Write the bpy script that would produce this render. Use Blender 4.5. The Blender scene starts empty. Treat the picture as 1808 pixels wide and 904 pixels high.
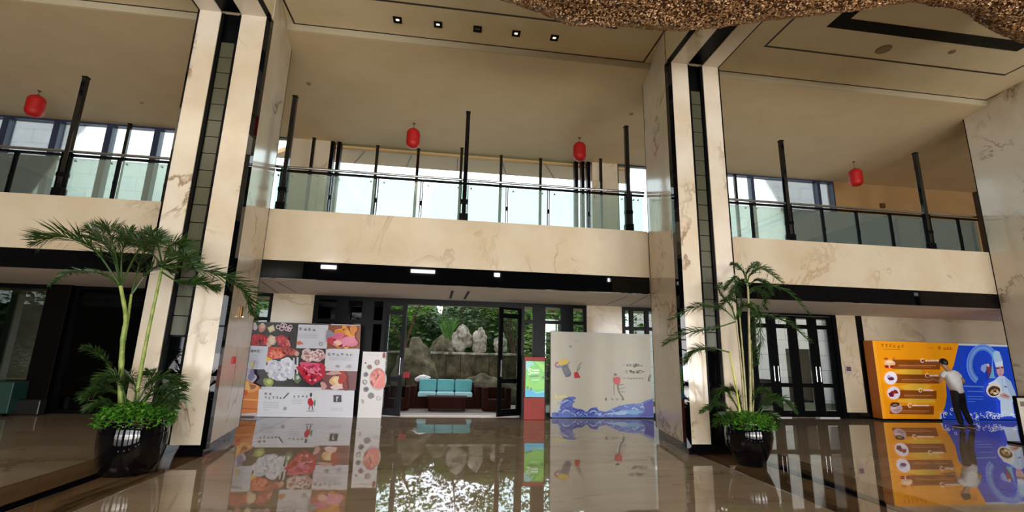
import bpy, bmesh, math, random
from mathutils import Vector, Matrix, noise
C = bpy.context.scene.collection
PI = math.pi
# ------------------------------------------------------------------ camera maths (1808 x 904 frame)
F = 808.3
PITCH, YAW, ROLL = math.radians(11.97), math.radians(7.555), math.radians(1.392)
EYE = Vector((0, 0, 1.6))
_f = Vector((math.sin(YAW)*math.cos(PITCH), math.cos(YAW)*math.cos(PITCH), math.sin(PITCH)))
_r = Vector((math.cos(YAW), -math.sin(YAW), 0)); _u = _r.cross(_f)
RT = _r*math.cos(ROLL) + _u*math.sin(ROLL); UP = -_r*math.sin(ROLL) + _u*math.cos(ROLL)
def P(px, py, Y):
    "point of the vertical plane at depth Y seen at a measured spot of the photograph"
    d = RT*((px-904)/F) - UP*((py-452)/F) + _f
    return EYE + d*(Y/d.y)
def G(px, py, z=0.0):
    d = RT*((px-904)/F) - UP*((py-452)/F) + _f
    return EYE + d*((z-EYE.z)/d.z)

# ------------------------------------------------------------------ materials
def lin(h):
    if isinstance(h, (tuple, list)): v = [x/255 for x in h]
    else: v = [int(h[i:i+2], 16)/255 for i in (0, 2, 4)]
    return tuple((x/12.92 if x <= .04045 else ((x+.055)/1.055)**2.4) for x in v) + (1,)
MATS = {}
def mat(name, col, rough=.5, metal=0, spec=.5, ior=1.5, emit=0, trans=0, coat=0, alpha=1):
    if name in MATS: return MATS[name]
    m = bpy.data.materials.new(name); m.use_nodes = True
    b = m.node_tree.nodes['Principled BSDF']
    b.inputs['Base Color'].default_value = lin(col); b.inputs['Roughness'].default_value = rough
    b.inputs['Metallic'].default_value = metal; b.inputs['Specular IOR Level'].default_value = spec
    b.inputs['IOR'].default_value = ior; b.inputs['Transmission Weight'].default_value = trans
    b.inputs['Coat Weight'].default_value = coat; b.inputs['Coat Roughness'].default_value = .03
    if emit: b.inputs['Emission Color'].default_value = lin(col); b.inputs['Emission Strength'].default_value = emit
    MATS[name] = m; return m
def N(m, t, **kw):
    n = m.node_tree.nodes.new(t)
    for k, v in kw.items():
        if k in n.inputs: n.inputs[k].default_value = v
        else: setattr(n, k, v)
    return n
def ramp(m, stops):
    n = m.node_tree.nodes.new('ShaderNodeValToRGB'); e = n.color_ramp.elements
    while len(e) < len(stops): e.new(.5)
    for i, (p, c) in enumerate(stops): e[i].position = p; e[i].color = c if len(c) == 4 else lin(c)
    return n
def marble(name, base, dark, vein, scale=(1, 1, 1), rough=.1, vscale=.55, amount=.8, ior=1.5, veinw=.035, bump=0):
    m = mat(name, base, rough, ior=ior); L = m.node_tree.links; b = m.node_tree.nodes['Principled BSDF']
    g = N(m, 'ShaderNodeNewGeometry'); mp = N(m, 'ShaderNodeMapping'); mp.inputs['Scale'].default_value = scale
    mp.inputs['Rotation'].default_value = (.35, .5, .2) if scale == (1, 1, 1) else (0, 0, 0)
    L.new(g.outputs['Position'], mp.inputs['Vector'])
    n1 = N(m, 'ShaderNodeTexNoise', Scale=.8, Detail=5.0, Roughness=.6); L.new(mp.outputs[0], n1.inputs['Vector'])
    r1 = ramp(m, [(.3, lin(dark)), (.62, lin(base))]); L.new(n1.outputs[0], r1.inputs[0])
    n2 = N(m, 'ShaderNodeTexNoise', Scale=vscale, Detail=7.0, Roughness=.6, Distortion=.7); L.new(mp.outputs[0], n2.inputs['Vector'])
    r2 = ramp(m, [(.5-veinw, (0, 0, 0, 1)), (.5, (1, 1, 1, 1)), (.5+veinw*.35, (0, 0, 0, 1))]); L.new(n2.outputs[0], r2.inputs[0])
    n3 = N(m, 'ShaderNodeTexNoise', Scale=.9, Detail=2.0); L.new(mp.outputs[0], n3.inputs['Vector'])
    r3 = ramp(m, [(.44, (0, 0, 0, 1)), (.6, (amount,)*3+(1,))]); L.new(n3.outputs[0], r3.inputs[0])
    mu = N(m, 'ShaderNodeMath', operation='MULTIPLY'); L.new(r2.outputs[0], mu.inputs[0]); L.new(r3.outputs[0], mu.inputs[1])
    mx = N(m, 'ShaderNodeMix', data_type='RGBA'); L.new(mu.outputs[0], mx.inputs[0]); L.new(r1.outputs[0], mx.inputs[6]); mx.inputs[7].default_value = lin(vein)
    L.new(mx.outputs[2], b.inputs['Base Color'])
    if bump:
        n4 = N(m, 'ShaderNodeTexNoise', Scale=1.3, Detail=2.0); L.new(g.outputs['Position'], n4.inputs['Vector'])
        bp = N(m, 'ShaderNodeBump', Strength=bump, Distance=.02); L.new(n4.outputs[0], bp.inputs['Height']); L.new(bp.outputs[0], b.inputs['Normal'])
    return m
def mottled(name, a, c, scale=6, rough=.6, metal=0, bump=0, detail=5.0):
    m = mat(name, a, rough, metal); L = m.node_tree.links; b = m.node_tree.nodes['Principled BSDF']
    g = N(m, 'ShaderNodeNewGeometry'); n = N(m, 'ShaderNodeTexNoise', Scale=scale, Detail=detail, Roughness=.65); L.new(g.outputs['Position'], n.inputs['Vector'])
    r = ramp(m, [(.35, lin(a)), (.65, lin(c))]); L.new(n.outputs[0], r.inputs[0]); L.new(r.outputs[0], b.inputs['Base Color'])
    if bump:
        bp = N(m, 'ShaderNodeBump', Strength=bump, Distance=.05); L.new(n.outputs[0], bp.inputs['Height']); L.new(bp.outputs[0], b.inputs['Normal'])
    return m
def island(name, cols, rough=.5, metal=0, trans=0):
    "every small separate piece (leaf, chip) takes its own tint"
    m = mat(name, cols[0], rough, metal); L = m.node_tree.links; b = m.node_tree.nodes['Principled BSDF']
    g = N(m, 'ShaderNodeNewGeometry'); k = len(cols)
    r = ramp(m, [(i/max(1, k-1), lin(c)) for i, c in enumerate(cols)]); L.new(g.outputs['Random Per Island'], r.inputs[0]); L.new(r.outputs[0], b.inputs['Base Color'])
    if trans: 
        t = N(m, 'ShaderNodeBsdfTranslucent'); L.new(r.outputs[0], t.inputs[0]); x = N(m, 'ShaderNodeMixShader'); x.inputs[0].default_value = trans
        o = m.node_tree.nodes['Material Output']; L.new(b.outputs[0], x.inputs[1]); L.new(t.outputs[0], x.inputs[2]); L.new(x.outputs[0], o.inputs[0])
    return m
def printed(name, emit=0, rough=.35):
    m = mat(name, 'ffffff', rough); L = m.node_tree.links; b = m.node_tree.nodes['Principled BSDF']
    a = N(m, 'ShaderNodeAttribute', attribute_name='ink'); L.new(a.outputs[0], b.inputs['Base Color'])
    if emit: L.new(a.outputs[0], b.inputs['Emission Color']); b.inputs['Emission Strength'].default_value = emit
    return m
def glassy(name, tint, t, diff, d, gl, rough=.02):
    "thin sheet: clear share, milky share, mirror share"
    m = bpy.data.materials.new(name); m.use_nodes = True; nt = m.node_tree; L = nt.links
    nt.nodes.remove(nt.nodes['Principled BSDF']); o = nt.nodes['Material Output']
    a = N(m, 'ShaderNodeBsdfTransparent'); a.inputs[0].default_value = lin(tint)
    b = N(m, 'ShaderNodeBsdfDiffuse'); b.inputs[0].default_value = lin(diff)
    tl = N(m, 'ShaderNodeBsdfTranslucent'); tl.inputs[0].default_value = lin(diff)
    ad = N(m, 'ShaderNodeMixShader'); ad.inputs[0].default_value = .6; L.new(b.outputs[0], ad.inputs[1]); L.new(tl.outputs[0], ad.inputs[2])
    x = N(m, 'ShaderNodeMixShader'); x.inputs[0].default_value = d; L.new(a.outputs[0], x.inputs[1]); L.new(ad.outputs[0], x.inputs[2])
    g = N(m, 'ShaderNodeBsdfGlossy'); g.inputs[0].default_value = (1, 1, 1, 1); g.inputs['Roughness'].default_value = rough
    fr = N(m, 'ShaderNodeFresnel'); fr.inputs[0].default_value = 1.5
    mm = N(m, 'ShaderNodeMath', operation='MULTIPLY'); mm.inputs[1].default_value = gl; L.new(fr.outputs[0], mm.inputs[0])
    y = N(m, 'ShaderNodeMixShader'); L.new(mm.outputs[0], y.inputs[0]); L.new(x.outputs[0], y.inputs[1]); L.new(g.outputs[0], y.inputs[2]); L.new(y.outputs[0], o.inputs[0])
    return m

MARBLE = marble('cream_marble', 'd8cab2', 'ccba9c', 'a07a50', rough=.12, amount=.5)
MARBLE_P = marble('pillar_marble', 'dfd4c2', 'd0bea2', '80603c', rough=.14, vscale=.5, amount=.85, veinw=.028)
FLOORM = marble('polished_floor_marble', 'a99b89', '958672', '6c5744', scale=(.35, 1.5, 1), rough=.022, vscale=.9, amount=.6, ior=2.6, bump=.003)
BANDM = marble('brown_veined_marble', '7d654c', '574433', '30231b', scale=(2.2, .3, 1), rough=.04, vscale=1.2, amount=1, ior=2.3, veinw=.08)
BLACKM = mat('polished_black_stone', '08070a', .04, ior=1.5)
BLACKG = mat('black_gloss_glass', '040507', .02, ior=1.42)
BLACKF = mat('black_painted_metal', '060709', .35, spec=.1)
POSTM = mat('glossy_black_post', '07080e', .08, ior=1.6)
STEEL = mat('brushed_steel', 'b9bcc0', .25, 1)
PLASTER = mottled('warm_plaster_ceiling', 'dccaa4', 'e2d2ae', 1.2, .8)
PLASTER2 = mottled('mezzanine_plaster', 'd2bb94', 'd8c29c', 1.0, .85)
GREYP = mat('grey_drop_edge', 'b8ad92', .7)
WHITE = mat('white_paint', 'e9e9ec', .5)
GLASS = glassy('clear_window_glass', 'eef6f4', 1, 'ffffff', .0, .9)
RAILG = glassy('green_tinted_rail_glass', 'e9f3ec', 1, 'd5e4da', .26, 1.0)
DARKG = glassy('dark_tinted_glass', '3a3c3c', 1, '101010', .0, .35)

# ------------------------------------------------------------------ mesh helpers
class MB:
    def __init__(s): s.v = []; s.f = []; s.m = []; s.c = []; s.mi = 0; s.col = None
    def add(s, vs, fs):
        b = len(s.v); s.v += [tuple(v) for v in vs]
        for f in fs: s.f.append([b+i for i in f]); s.m.append(s.mi); s.c.append(s.col)
        return s
    def box(s, x0, x1, y0, y1, z0, z1):
        return s.add([(x0,y0,z0),(x1,y0,z0),(x1,y1,z0),(x0,y1,z0),(x0,y0,z1),(x1,y0,z1),(x1,y1,z1),(x0,y1,z1)],
                     [(3,2,1,0),(4,5,6,7),(0,1,5,4),(1,2,6,5),(2,3,7,6),(3,0,4,7)])
    def prism(s, pts, z0, z1):
        n = len(pts)
        return s.add([(p[0],p[1],z0) for p in pts]+[(p[0],p[1],z1) for p in pts],
                     [list(range(n))[::-1], list(range(n, 2*n))]+[(i, (i+1)%n, n+(i+1)%n, n+i) for i in range(n)])
    def hexa(s, a, b):           # two quads
        return s.add(list(a)+list(b), [(3,2,1,0),(4,5,6,7),(0,1,5,4),(1,2,6,5),(2,3,7,6),(3,0,4,7)])
    def tube(s, pts, r, n=8, caps=True):
        pts = [Vector(p) for p in pts]; k = len(pts); rs = r if isinstance(r, (list, tuple)) else [r]*k
        vs = []; fs = []
        for i, p in enumerate(pts):
            d = (pts[min(i+1, k-1)]-pts[max(i-1, 0)]).normalized()
            a = d.orthogonal().normalized() if i == 0 else (a - d*a.dot(d)).normalized()
            b = d.cross(a)
            for j in range(n):
                t = 2*PI*j/n; vs.append(p+(a*math.cos(t)+b*math.sin(t))*rs[i])
        for i in range(k-1):
            for j in range(n): fs.append((i*n+j, i*n+(j+1)%n, (i+1)*n+(j+1)%n, (i+1)*n+j))
        if caps: fs += [list(range(n))[::-1], list(range((k-1)*n, k*n))]
        return s.add(vs, fs)
    def lathe(s, prof, c, n=40):
        vs = []; fs = []; k = len(prof)
        for r, z in prof:
            for j in range(n): t = 2*PI*j/n; vs.append((c[0]+r*math.cos(t), c[1]+r*math.sin(t), c[2]+z))
        for i in range(k-1):
            for j in range(n): fs.append((i*n+j, i*n+(j+1)%n, (i+1)*n+(j+1)%n, (i+1)*n+j))
        fs += [list(range(n))[::-1], list(range((k-1)*n, k*n))]
        return s.add(vs, fs)
    def build(s, name, m, parent=None, smooth=False, bevel=0):
        me = bpy.data.meshes.new(name); o = bpy.data.objects.new(name, me); C.objects.link(o)
        off = Vector((0, 0, 0)); q = parent
        while q: off += q.location; q = q.parent
        me.from_pydata([tuple(Vector(v)-off) for v in s.v], [], s.f)
        if parent: o.parent = parent
        for x in (m if isinstance(m, (list, tuple)) else [m]): me.materials.append(x)
        for i, p in enumerate(me.polygons): p.material_index = s.m[i]; p.use_smooth = smooth
        if any(c is not None for c in s.c):
            at = me.color_attributes.new('ink', 'FLOAT_COLOR', 'CORNER')
            for i, p in enumerate(me.polygons):
                c = s.c[i] or (1, 1, 1, 1)
                for l in p.loop_indices: at.data[l].color = c
        if bevel:
            b = o.modifiers.new('edge', 'BEVEL'); b.width = bevel; b.segments = 2; b.limit_method = 'ANGLE'
        if smooth: me.set_sharp_from_angle(angle=math.radians(40))
        return o
def B(*a): return MB().box(*a)
def thing(name, label, cat, loc=(0, 0, 0), group=None):
    o = bpy.data.objects.new(name, None); C.objects.link(o); o.location = loc; o.empty_display_size = .1
    return tag(o, label, cat, group)
def tag(o, label, cat, group=None, kind='thing'):
    o['label'] = label; o['category'] = cat; o['kind'] = kind
    if group: o['group'] = group
    return o
def struct(o): o['kind'] = 'structure'; return o
R = random.Random(7)

# ------------------------------------------------------------------ room shell
XL, XR, YB = -16.5, 19.5, -10.0
struct(B(XL, XR, YB, 12.62, -.3, 0).build('floor', FLOORM))
def strip(name, x0, x1, y0, y1, m, z=.002): struct(B(x0, x1, y0, y1, -.01, z).build(name, m))
strip('trim_1', -4.85, -3.50, -6, 12.2, BANDM); strip('trim_2', -4.28, -4.10, -6, 12.2, BLACKM, .004)
strip('trim_3', 4.25, 5.75, -6, 12.2, BANDM); strip('trim_4', 4.98, 5.16, -6, 12.2, BLACKM, .004)
ZC, ZS, ZB = 8.16, 8.0, 7.39                     # coffer, mezzanine soffit, beam underside
struct(B(XL, XR, YB, 8.85, ZC, ZC+.25).build('ceiling', PLASTER))
struct(B(XL, XR, 8.85, 14.3, ZS, ZC+.25).build('ceiling_mezzanine', PLASTER2))
struct(B(XL, XR, 8.83, 8.852, ZS+.005, ZC).build('trim_5', GREYP))
struct(B(XL-.3, XL, YB, 14.3, -.3, ZC+.25).build('wall_left', mottled('dark_taupe_wall_side', '3a3128', '463b30', 2, .7)))
struct(B(XR, XR+.3, YB, 14.3, -.3, ZC+.25).build('wall_right', mottled('dark_taupe_wall_side', '3a3128', '463b30', 2, .7)))
# wall behind the camera with its tall windows
mb = MB(); ops = [(-13.5, -10.3), (-8.7, -5.5), (-3.2, .2), (1.0, 4.4), (6.6, 9.8), (11.4, 14.6)]
e = XL
for a, b in ops: mb.box(e, a, YB-.3, YB, -.3, ZC+.25); mb.box(a, b, YB-.3, YB, 4.3, ZC+.25); mb.box(a, b, YB-.3, YB, -.3, .15); e = b
mb.box(e, XR, YB-.3, YB, -.3, ZC+.25); struct(mb.build('wall_front', mottled('dark_taupe_wall', '16120e', '1e1a16', 2, .8)))
for i, (a, b) in enumerate(ops):
    mb = MB()
    for x in (a+.04, (a+b)/2, b-.04): mb.box(x-.04, x+.04, YB-.2, YB-.08, .15, 4.3)
    for z in (.19, 2.6, 4.26): mb.box(a, b, YB-.2, YB-.08, z-.04, z+.04)
    struct(mb.build('window_%d' % (i+11), BLACKF))
    l = bpy.data.lights.new('daylight', 'AREA'); l.shape = 'RECTANGLE'; l.size = b-a-.1; l.size_y = 4.0; l.energy = [90, 120, 280, 430, 480, 400][i]; l.color = (1, .985, .97)
    o = bpy.data.objects.new('daylight', l); C.objects.link(o); o.location = ((a+b)/2, YB-.35, 2.2); o.rotation_euler = (PI/2, 0, 0)

for i, (a, b) in enumerate(ops):      # fill lamps added inside the windows, tilted up to brighten the ceilings
    l = bpy.data.lights.new('ceiling_fill', 'AREA'); l.shape = 'RECTANGLE'; l.size = b-a-.1; l.size_y = 2.0; l.energy = [110, 190, 380, 470, 480, 420][i]; l.color = (1, .96, .90)
    o = bpy.data.objects.new('ceiling_fill', l); C.objects.link(o); o.location = ((a+b)/2, YB+.4, .5); o.rotation_euler = (PI/2+.75, 0, 0)
for x, w_, e_ in ((-7.5, .9, 40), (-1.8, 1.5, 40), (2.9, .35, 20), (11.2, 1.8, 70), (16, 2.0, 70)):      # high windows over the entrance
    l = bpy.data.lights.new('clerestory_daylight', 'AREA'); l.shape = 'RECTANGLE'; l.size = w_; l.size_y = .22; l.energy = e_; l.color = (1, .99, .97)
    o = bpy.data.objects.new('clerestory_daylight', l); C.objects.link(o); o.location = (x, YB+.03, 6.5); o.rotation_euler = (PI/2, 0, 0)
# ceiling coffers: dark trim lines, slots and fittings
DARKL = mat('dark_line', '2a2118', .6)
def ring(x0, x1, y0, y1, w, z0=ZC-.006, z1=ZC+.01):
    m = MB(); m.box(x0, x1, y1-w, y1, z0, z1); m.box(x0, x1, y0, y0+w, z0, z1); m.box(x0, x0+w, y0+w, y1-w, z0, z1); m.box(x1-w, x1, y0+w, y1-w, z0, z1); return m
k = 6
for (a, b) in ((-12.2, -4.72), (-3.5, 4.1), (5.3, 13.2)):
    struct(ring(a, b, -9, 8.84, .035).build('trim_%d' % k, DARKL)); k += 1
for (a, b) in ((-11.0, -5.9), (-2.6, 3.1), (6.38, 12.45)):
    struct(ring(a, b, -2, 7.88, .04).build('trim_%d' % k, DARKL)); k += 1
for (a, b) in ((-10.2, -6.7), (7.2, 11.7)):
    struct(ring(a, b, 1.5, 7.12, .27, ZC-.01).build('trim_%d' % k, BLACKF)); k += 1

# beams: marble-clad portals that run from each pillar top across the ceiling
def pil_x(n): return {0: (-13.4, -12.3), 1: (-4.66, -3.44), 2: (4.06, 5.18), 3: (13.05, 14.2)}[n]
def stripes(n):
    x0, x1 = pil_x(n)
    if n in (0, 1): return [('k', x0, x0+.03), ('m', x0+.03, x1-.84), ('b', x1-.84, x1-.50), ('m', x1-.50, x1-.08), ('k', x1-.08, x1)]
    return [('k', x0, x0+.09), ('m', x0+.09, x0+.44), ('b', x0+.44, x0+.76), ('m', x0+.76, x1-.025), ('k', x1-.025, x1)]
TILE = mat('smoked_glass_tile', '4c4c3b', .25, ior=1.5)
place = {0: 'past the left end of the balcony', 1: 'over the left pillar beside the food poster', 2: 'over the middle pillar beside the white wave board', 3: 'over the pillar at the right edge'}
for n in (1, 2, 3):
    x0, x1 = pil_x(n)
    t = thing('ceiling_beam', 'cream marble beam with black stripes running '+place[n], 'beam', (x0, 7.7, ZB))
    B(x0+.03, x1-.03, YB+.05, 7.78, ZB+.03, ZC).build('core', PLASTER, t)
    for k_, a, b in stripes(n):
        if k_ == 'm': B(a, b, YB+.05, 7.7, ZB, ZB+.028).build('marble_panel', MARBLE_P, t)
        else: B(a, b, YB+.05, 7.69, ZB+(.02 if k_ == 'b' else .0), ZB+.029).build('black_stripe', BLACKF, t)
# pillars
def pillar(n, label):
    x0, x1 = pil_x(n); s = .3; yb = 9.9; sl = s/1.85
    cx0 = x0+(s if n > 1 else .25); 
    def xl(y): return x0 + (y-7.7)*sl*(1 if n >= 2 else .9)
    def xr(y): return x1 - (y-7.7)*sl
    t = thing('marble_pillar', label, 'pillar', ((x0+x1)/2, 8.6, 0))
    z0, z1 = .17, ZB
    pl = MB().prism([(x0+.05, 7.74), (x1-.05, 7.74), (xr(9.55)-.03, 9.46), (xl(9.55)+.03, 9.46)], 0, z0); pl.build('plinth', BLACKM, t)
    MB().prism([(xl(7.8)+.03, 7.80), (xr(7.8)-.03, 7.80), (xr(8.82)-.03, 8.82), (xl(8.82)+.03, 8.82)], z0, ZC-.001).prism([(xl(8.82)+.03, 8.821), (xr(8.82)-.03, 8.821), (xr(9.48)-.03, 9.48), (xl(9.48)+.03, 9.48)], z0, ZS-.001).build('core', BLACKF, t)
    for k_, a, b in stripes(n):
        if k_ == 'm': MB().box(a, b, 7.7, 7.81, z0, z1).build('front_panel', MARBLE_P, t)
        elif k_ == 'k':
            o = MB().box(a, b, 7.695, 7.81, z0-.06, z1).build('corner_stripe', BLACKG, t)
        else:
            B(a, a+.05, 7.72, 7.81, z0, z1).build('recess_edge', BLACKF, t); B(b-.05, b, 7.72, 7.81, z0, z1).build('recess_edge', BLACKF, t)
            m = MB(); z = 1.75
            while z < 6.55: m.box(a+.055, b-.055, 7.76, 7.80, z, z+.285); z += .3
            m.build('tile_strip', TILE, t)
            B(a+.055, b-.055, 7.75, 7.80, z0, 1.72).build('gloss_panel', BLACKG, t)
    for f, sg in ((xl, -1), (xr, 1)):
        MB().prism([(f(7.8), 7.8), (f(7.8)-sg*.03, 7.8), (f(8.82)-sg*.03, 8.82), (f(8.82), 8.82)][::sg], z0, ZC-.001).prism([(f(8.82), 8.82), (f(8.82)-sg*.03, 8.82), (f(9.48)-sg*.03, 9.48), (f(9.48), 9.48)][::sg], z0, ZS-.001).build('side_panel', MARBLE_P, t)
        MB().prism([(f(9.48)+sg*.004, 9.475), (f(9.48)-sg*.04, 9.475), (f(9.5)-sg*.04, 9.498), (f(9.5)+sg*.004, 9.498)][::sg], z0, ZS-.001).build('edge_line', BLACKF, t)
    return t
pillar(1, 'cream marble pillar with black stripes and tile strip, left of the food poster')
pillar(2, 'cream marble pillar with black stripes between white wave board and smaller palm')
pillar(3, 'cream marble pillar cut off by the right edge, beside the blue advert')
pillar(0, 'cream marble pillar left of the green trolley')['kind'] = 'structure'

# ------------------------------------------------------------------ mezzanine
YF = 9.5
struct(B(XL, XR, YF+.02, 14.3, 2.96, 4.34).build('floor_mezzanine', PLASTER2))
k = 20
for a, b in ((XL, -5.0), (-3.78, 4.33), (5.0, 13.4), (14.2, XR)):
    struct(B(a, b, YF, YF+.06, 3.30, 4.36).build('trim_%d' % k, MARBLE)); k += 1
    struct(B(a, b, YF-.012, YF+.06, 2.94, 3.30).build('trim_%d' % k, BLACKG)); k += 1
struct(B(XL, XR, YF+.06, 12.3, 2.94, 2.961).build('ceiling_lower', mottled('lower_soffit_plaster', 'e6dccf', 'ece3d8', 1, .7)))
# soffit slots
m = MB()
for (p, q) in (((799, 513), (795, 527)), ((828, 514), (820, 528)), ((488, 497), (524, 517)), ((462, 497), (492, 518)), ((1108, 523), (1070, 538)), ((1143, 522), (1112, 539))):
    a = G(*p, 2.94); b = G(*q, 2.94); w = .03 if p[0] in (799, 828) else .012
    m.add([(a.x-w, a.y, 2.9365), (a.x+w, a.y, 2.9365), (b.x+w, b.y, 2.9365), (b.x-w, b.y, 2.9365)], [(0, 1, 2, 3)])
struct(m.build('trim_40', DARKL))

def railing(label, x0, x1, posts, poles):
    t = thing('glass_railing', label, 'railing', ((x0+x1)/2, 9.62, 4.34))
    B(x0, x1, 9.6, 9.66, 5.22, 5.26).build('handrail', BLACKF, t)
    MB().tube([(x0, 9.6, 5.31), (x1, 9.6, 5.31)], .028, 10).build('top_tube', STEEL, t, True)
    B(x0, x1, 9.56, 9.68, 4.34, 4.375).build('base_channel', BLACKF, t)
    xs = sorted([x0]+posts+poles+[x1])
    for a, b in zip(xs, xs[1:]):
        if b-a < .12: continue
        g = B(a+.045, b-.045, 9.625, 9.637, 4.375, 5.19).build('glass_panel', RAILG, t)
        for cx in (a+.14, b-.14):
            MB().lathe([(.0, 0), (.018, .001), (.018, .03), (0, .031)], (0, 0, 0), 10)
            d = MB().tube([(cx, 9.61, 5.13), (cx, 9.65, 5.13)], .018, 10).build('glass_clip', STEEL, g)
    for x in posts:
        p = MB().box(x-.03, x-.012, 9.6, 9.66, 4.36, 5.24).box(x+.012, x+.03, 9.6, 9.66, 4.36, 5.24).build('post', BLACKF, t)
        B(x-.028, x+.028, 9.59, 9.67, 4.68, 4.76).build('spacer', BLACKF, p)
def steps(a, n, d): return [a+d*i for i in range(n)]
railing('glass railing over the left bay with greenish panes and black handrail', -12.2, -5.02, [-11.35, -10.42, -9.49, -8.56, -6.73, -5.8], [-7.66])
railing('glass railing over the garden doors, between the two marble pillars', -3.76, 4.33, [-2.62, -1.68, -.74, 1.13, 2.07, 3.0], [-3.56, .19, 3.94])
railing('glass railing over the orange and blue advert', 5.05, 13.35, [5.15, 6.09, 7.03, 8.9, 9.84, 10.78, 12.75], [7.97, 11.8])
def post_thing(x, y, z0, z1, label, w=.045, grp=None):
    t = thing('lamp_post', label, 'post', (x, y, z0), grp)
    B(x-w, x+w, y-w, y+w, z0+.12, z1).build('shaft', POSTM, t, bevel=.006)
    B(x-w*2.1, x+w*2.1, y-w*1.6, y+w*1.6, z0, z0+.18).build('base_box', BLACKF, t, bevel=.01)
    B(x-w*1.9, x+w*1.9, y-w*1.3, y+w*1.3, z0+.42, z0+.5).build('collar', BLACKF, t)
    for s in (-1, 1): B(x+s*w*1.6-.008, x+s*w*1.6+.008, y-w, y+w, z0+.15, z0+.93).build('side_bar', BLACKF, t)
    B(x-w*1.15, x+w*1.15, y-w*1.15, y+w*1.15, z1, z1+.02).build('cap', BLACKF, t)
for x, l in ((-7.66, 'tall black post on the balcony edge of the left bay'), (-3.56, 'tall black post on the balcony edge beside the left marble pillar'), (.19, 'tall black post at the middle of the balcony edge over the garden doors'),
             (3.94, 'tall black post on the balcony edge above the white wave board'), (7.97, 'tall black post on the balcony edge above the right-hand glass doors'), (11.8, 'tall black post on the balcony edge above the orange advert')):
    post_thing(x, 9.6, 4.35, 6.93, l)
for x, zt, l in ((-9.3, 7.72, 'thinner black post behind the left bay railing, blue window light on it'), (-4.28, 7.74, 'short black post before the marble pier left of the wide opening'), (-2.42, 7.66, 'short black post behind the railing, first right of the left opening jamb'),
             (-1.2, 7.66, 'short black post behind the railing below the red lantern cord'), (.12, 7.8, 'short black post just behind the middle tall post'), (1.36, 7.66, 'short black post behind the railing, first right of the middle tall post'),
             (2.62, 7.66, 'short black post behind the railing between middle post and right red lantern'), (4.6, 7.82, 'short black post before the marble pier right of the wide opening'), (9.28, 7.66, 'short black post behind the railing right of the middle marble pillar')):
    post_thing(x, 13.4, 4.34, zt, l, .042)

# upper back wall at Y=14.05
WY = 14.05
def upier(n, x0, x1, m=MARBLE): struct(B(x0, x1, WY, WY+.3, 4.34, ZS).build(n, m))
upier('wall_back_upper', -8.2, -5.75); upier('wall_pier_left', -5.12, -3.98); upier('wall_pier_right', 4.52, 5.42); upier('wall_back_right', 13.62, XR, mottled('warm_wall', 'b58f5e', 'bb9664', 2, .7))
upier('wall_back_left', XL, -14.4)
def frame(name, x0, x1, z0, z1, y, mull, w=.09, d=.12, bars=(), glass=GLASS, m=BLACKF, mw=None):
    f = MB(); f.box(x0, x1, y, y+d, z0, z0+w); f.box(x0, x1, y, y+d, z1-w, z1); f.box(x0, x0+w, y, y+d, z0+w, z1-w); f.box(x1-w, x1, y, y+d, z0+w, z1-w)
    q = mw or w
    for x in mull: f.box(x-q/2, x+q/2, y, y+d, z0+w, z1-w)
    for z in bars: f.box(x0+w, x1-w, y+.02, y+d-.02, z-w/2, z+w/2)
    o = struct(f.build(name, m)); g = struct(B(x0+w*.5, x1-w*.5, y+d/2-.005, y+d/2+.005, z0+w*.5, z1-w*.5).build('pane', glass, o)); return o
BLUEF = mat('blue_grey_window_frame', '38415c', .25)
frame('window_1', -14.4, -8.2, 4.34, ZS, WY, (-13.0, -11.68, -10.28, -8.98), .06, .2, m=BLUEF, mw=.17)
frame('window_2', -5.75, -5.12, 4.34, ZS, WY, (), .03)
frame('window_3', 5.42, 9.1, 4.34, ZS, WY, (), .03)
frame('window_4', 9.1, 13.62, 4.34, ZS, WY, (10.4, 13.0), .05, .2, m=BLUEF, mw=.12)
m = MB()
for x in (-3.92, -3.72, 3.98, 4.2, 4.4): m.box(x-.055, x+.055, WY-.02, WY+.2, 4.34, ZS)
struct(m.build('window_5', BLACKF))
struct(B(-3.65, 3.93, WY+.09, WY+.1, 4.36, ZS).build('window_6', GLASS))
# small fittings of the mezzanine
def lantern(x, z, label):
    t = thing('paper_lantern', label, 'lantern', (x, 12.4, z), 'red paper lanterns')
    prof = [(.152*(1-abs(-1+2*i/22)**3.2)**.5+.045+(.006 if i % 2 else 0), -.29+.58*i/22) for i in range(23)]; prof = [(min(q[0], .19), q[1]) for q in prof]
    MB().lathe(prof, (x, 12.4, z), 24).build('shade', RED, t, True)
    MB().lathe([(.05, .285), (.05, .31)], (x, 12.4, z), 16).build('cap', DARKR, t, True)
    MB().tube([(x, 12.4, z+.3), (x, 12.4, ZS-.01)], .006, 6).build('cord', DARKR, t)
    MB().lathe([(.04, -.012), (.04, 0)], (x, 12.4, ZS), 12).build('hook_plate', DARKR, t)
RED = mat('red_lantern_paper', 'b80f0e', .55); DARKR = mat('dark_cord', '5a3a20', .6)
lantern(-10.9, 7.56, 'red paper lantern hanging over the left bay'); lantern(-1.29, 7.53, 'red paper lantern hanging left of the middle balcony post')
lantern(3.61, 7.55, 'red paper lantern hanging before the right jamb of the wide opening'); lantern(12.86, 7.45, 'red paper lantern hanging before the brown wall, above the advert')
t = B(0, 0, 0, 0, 0, 0)
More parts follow.
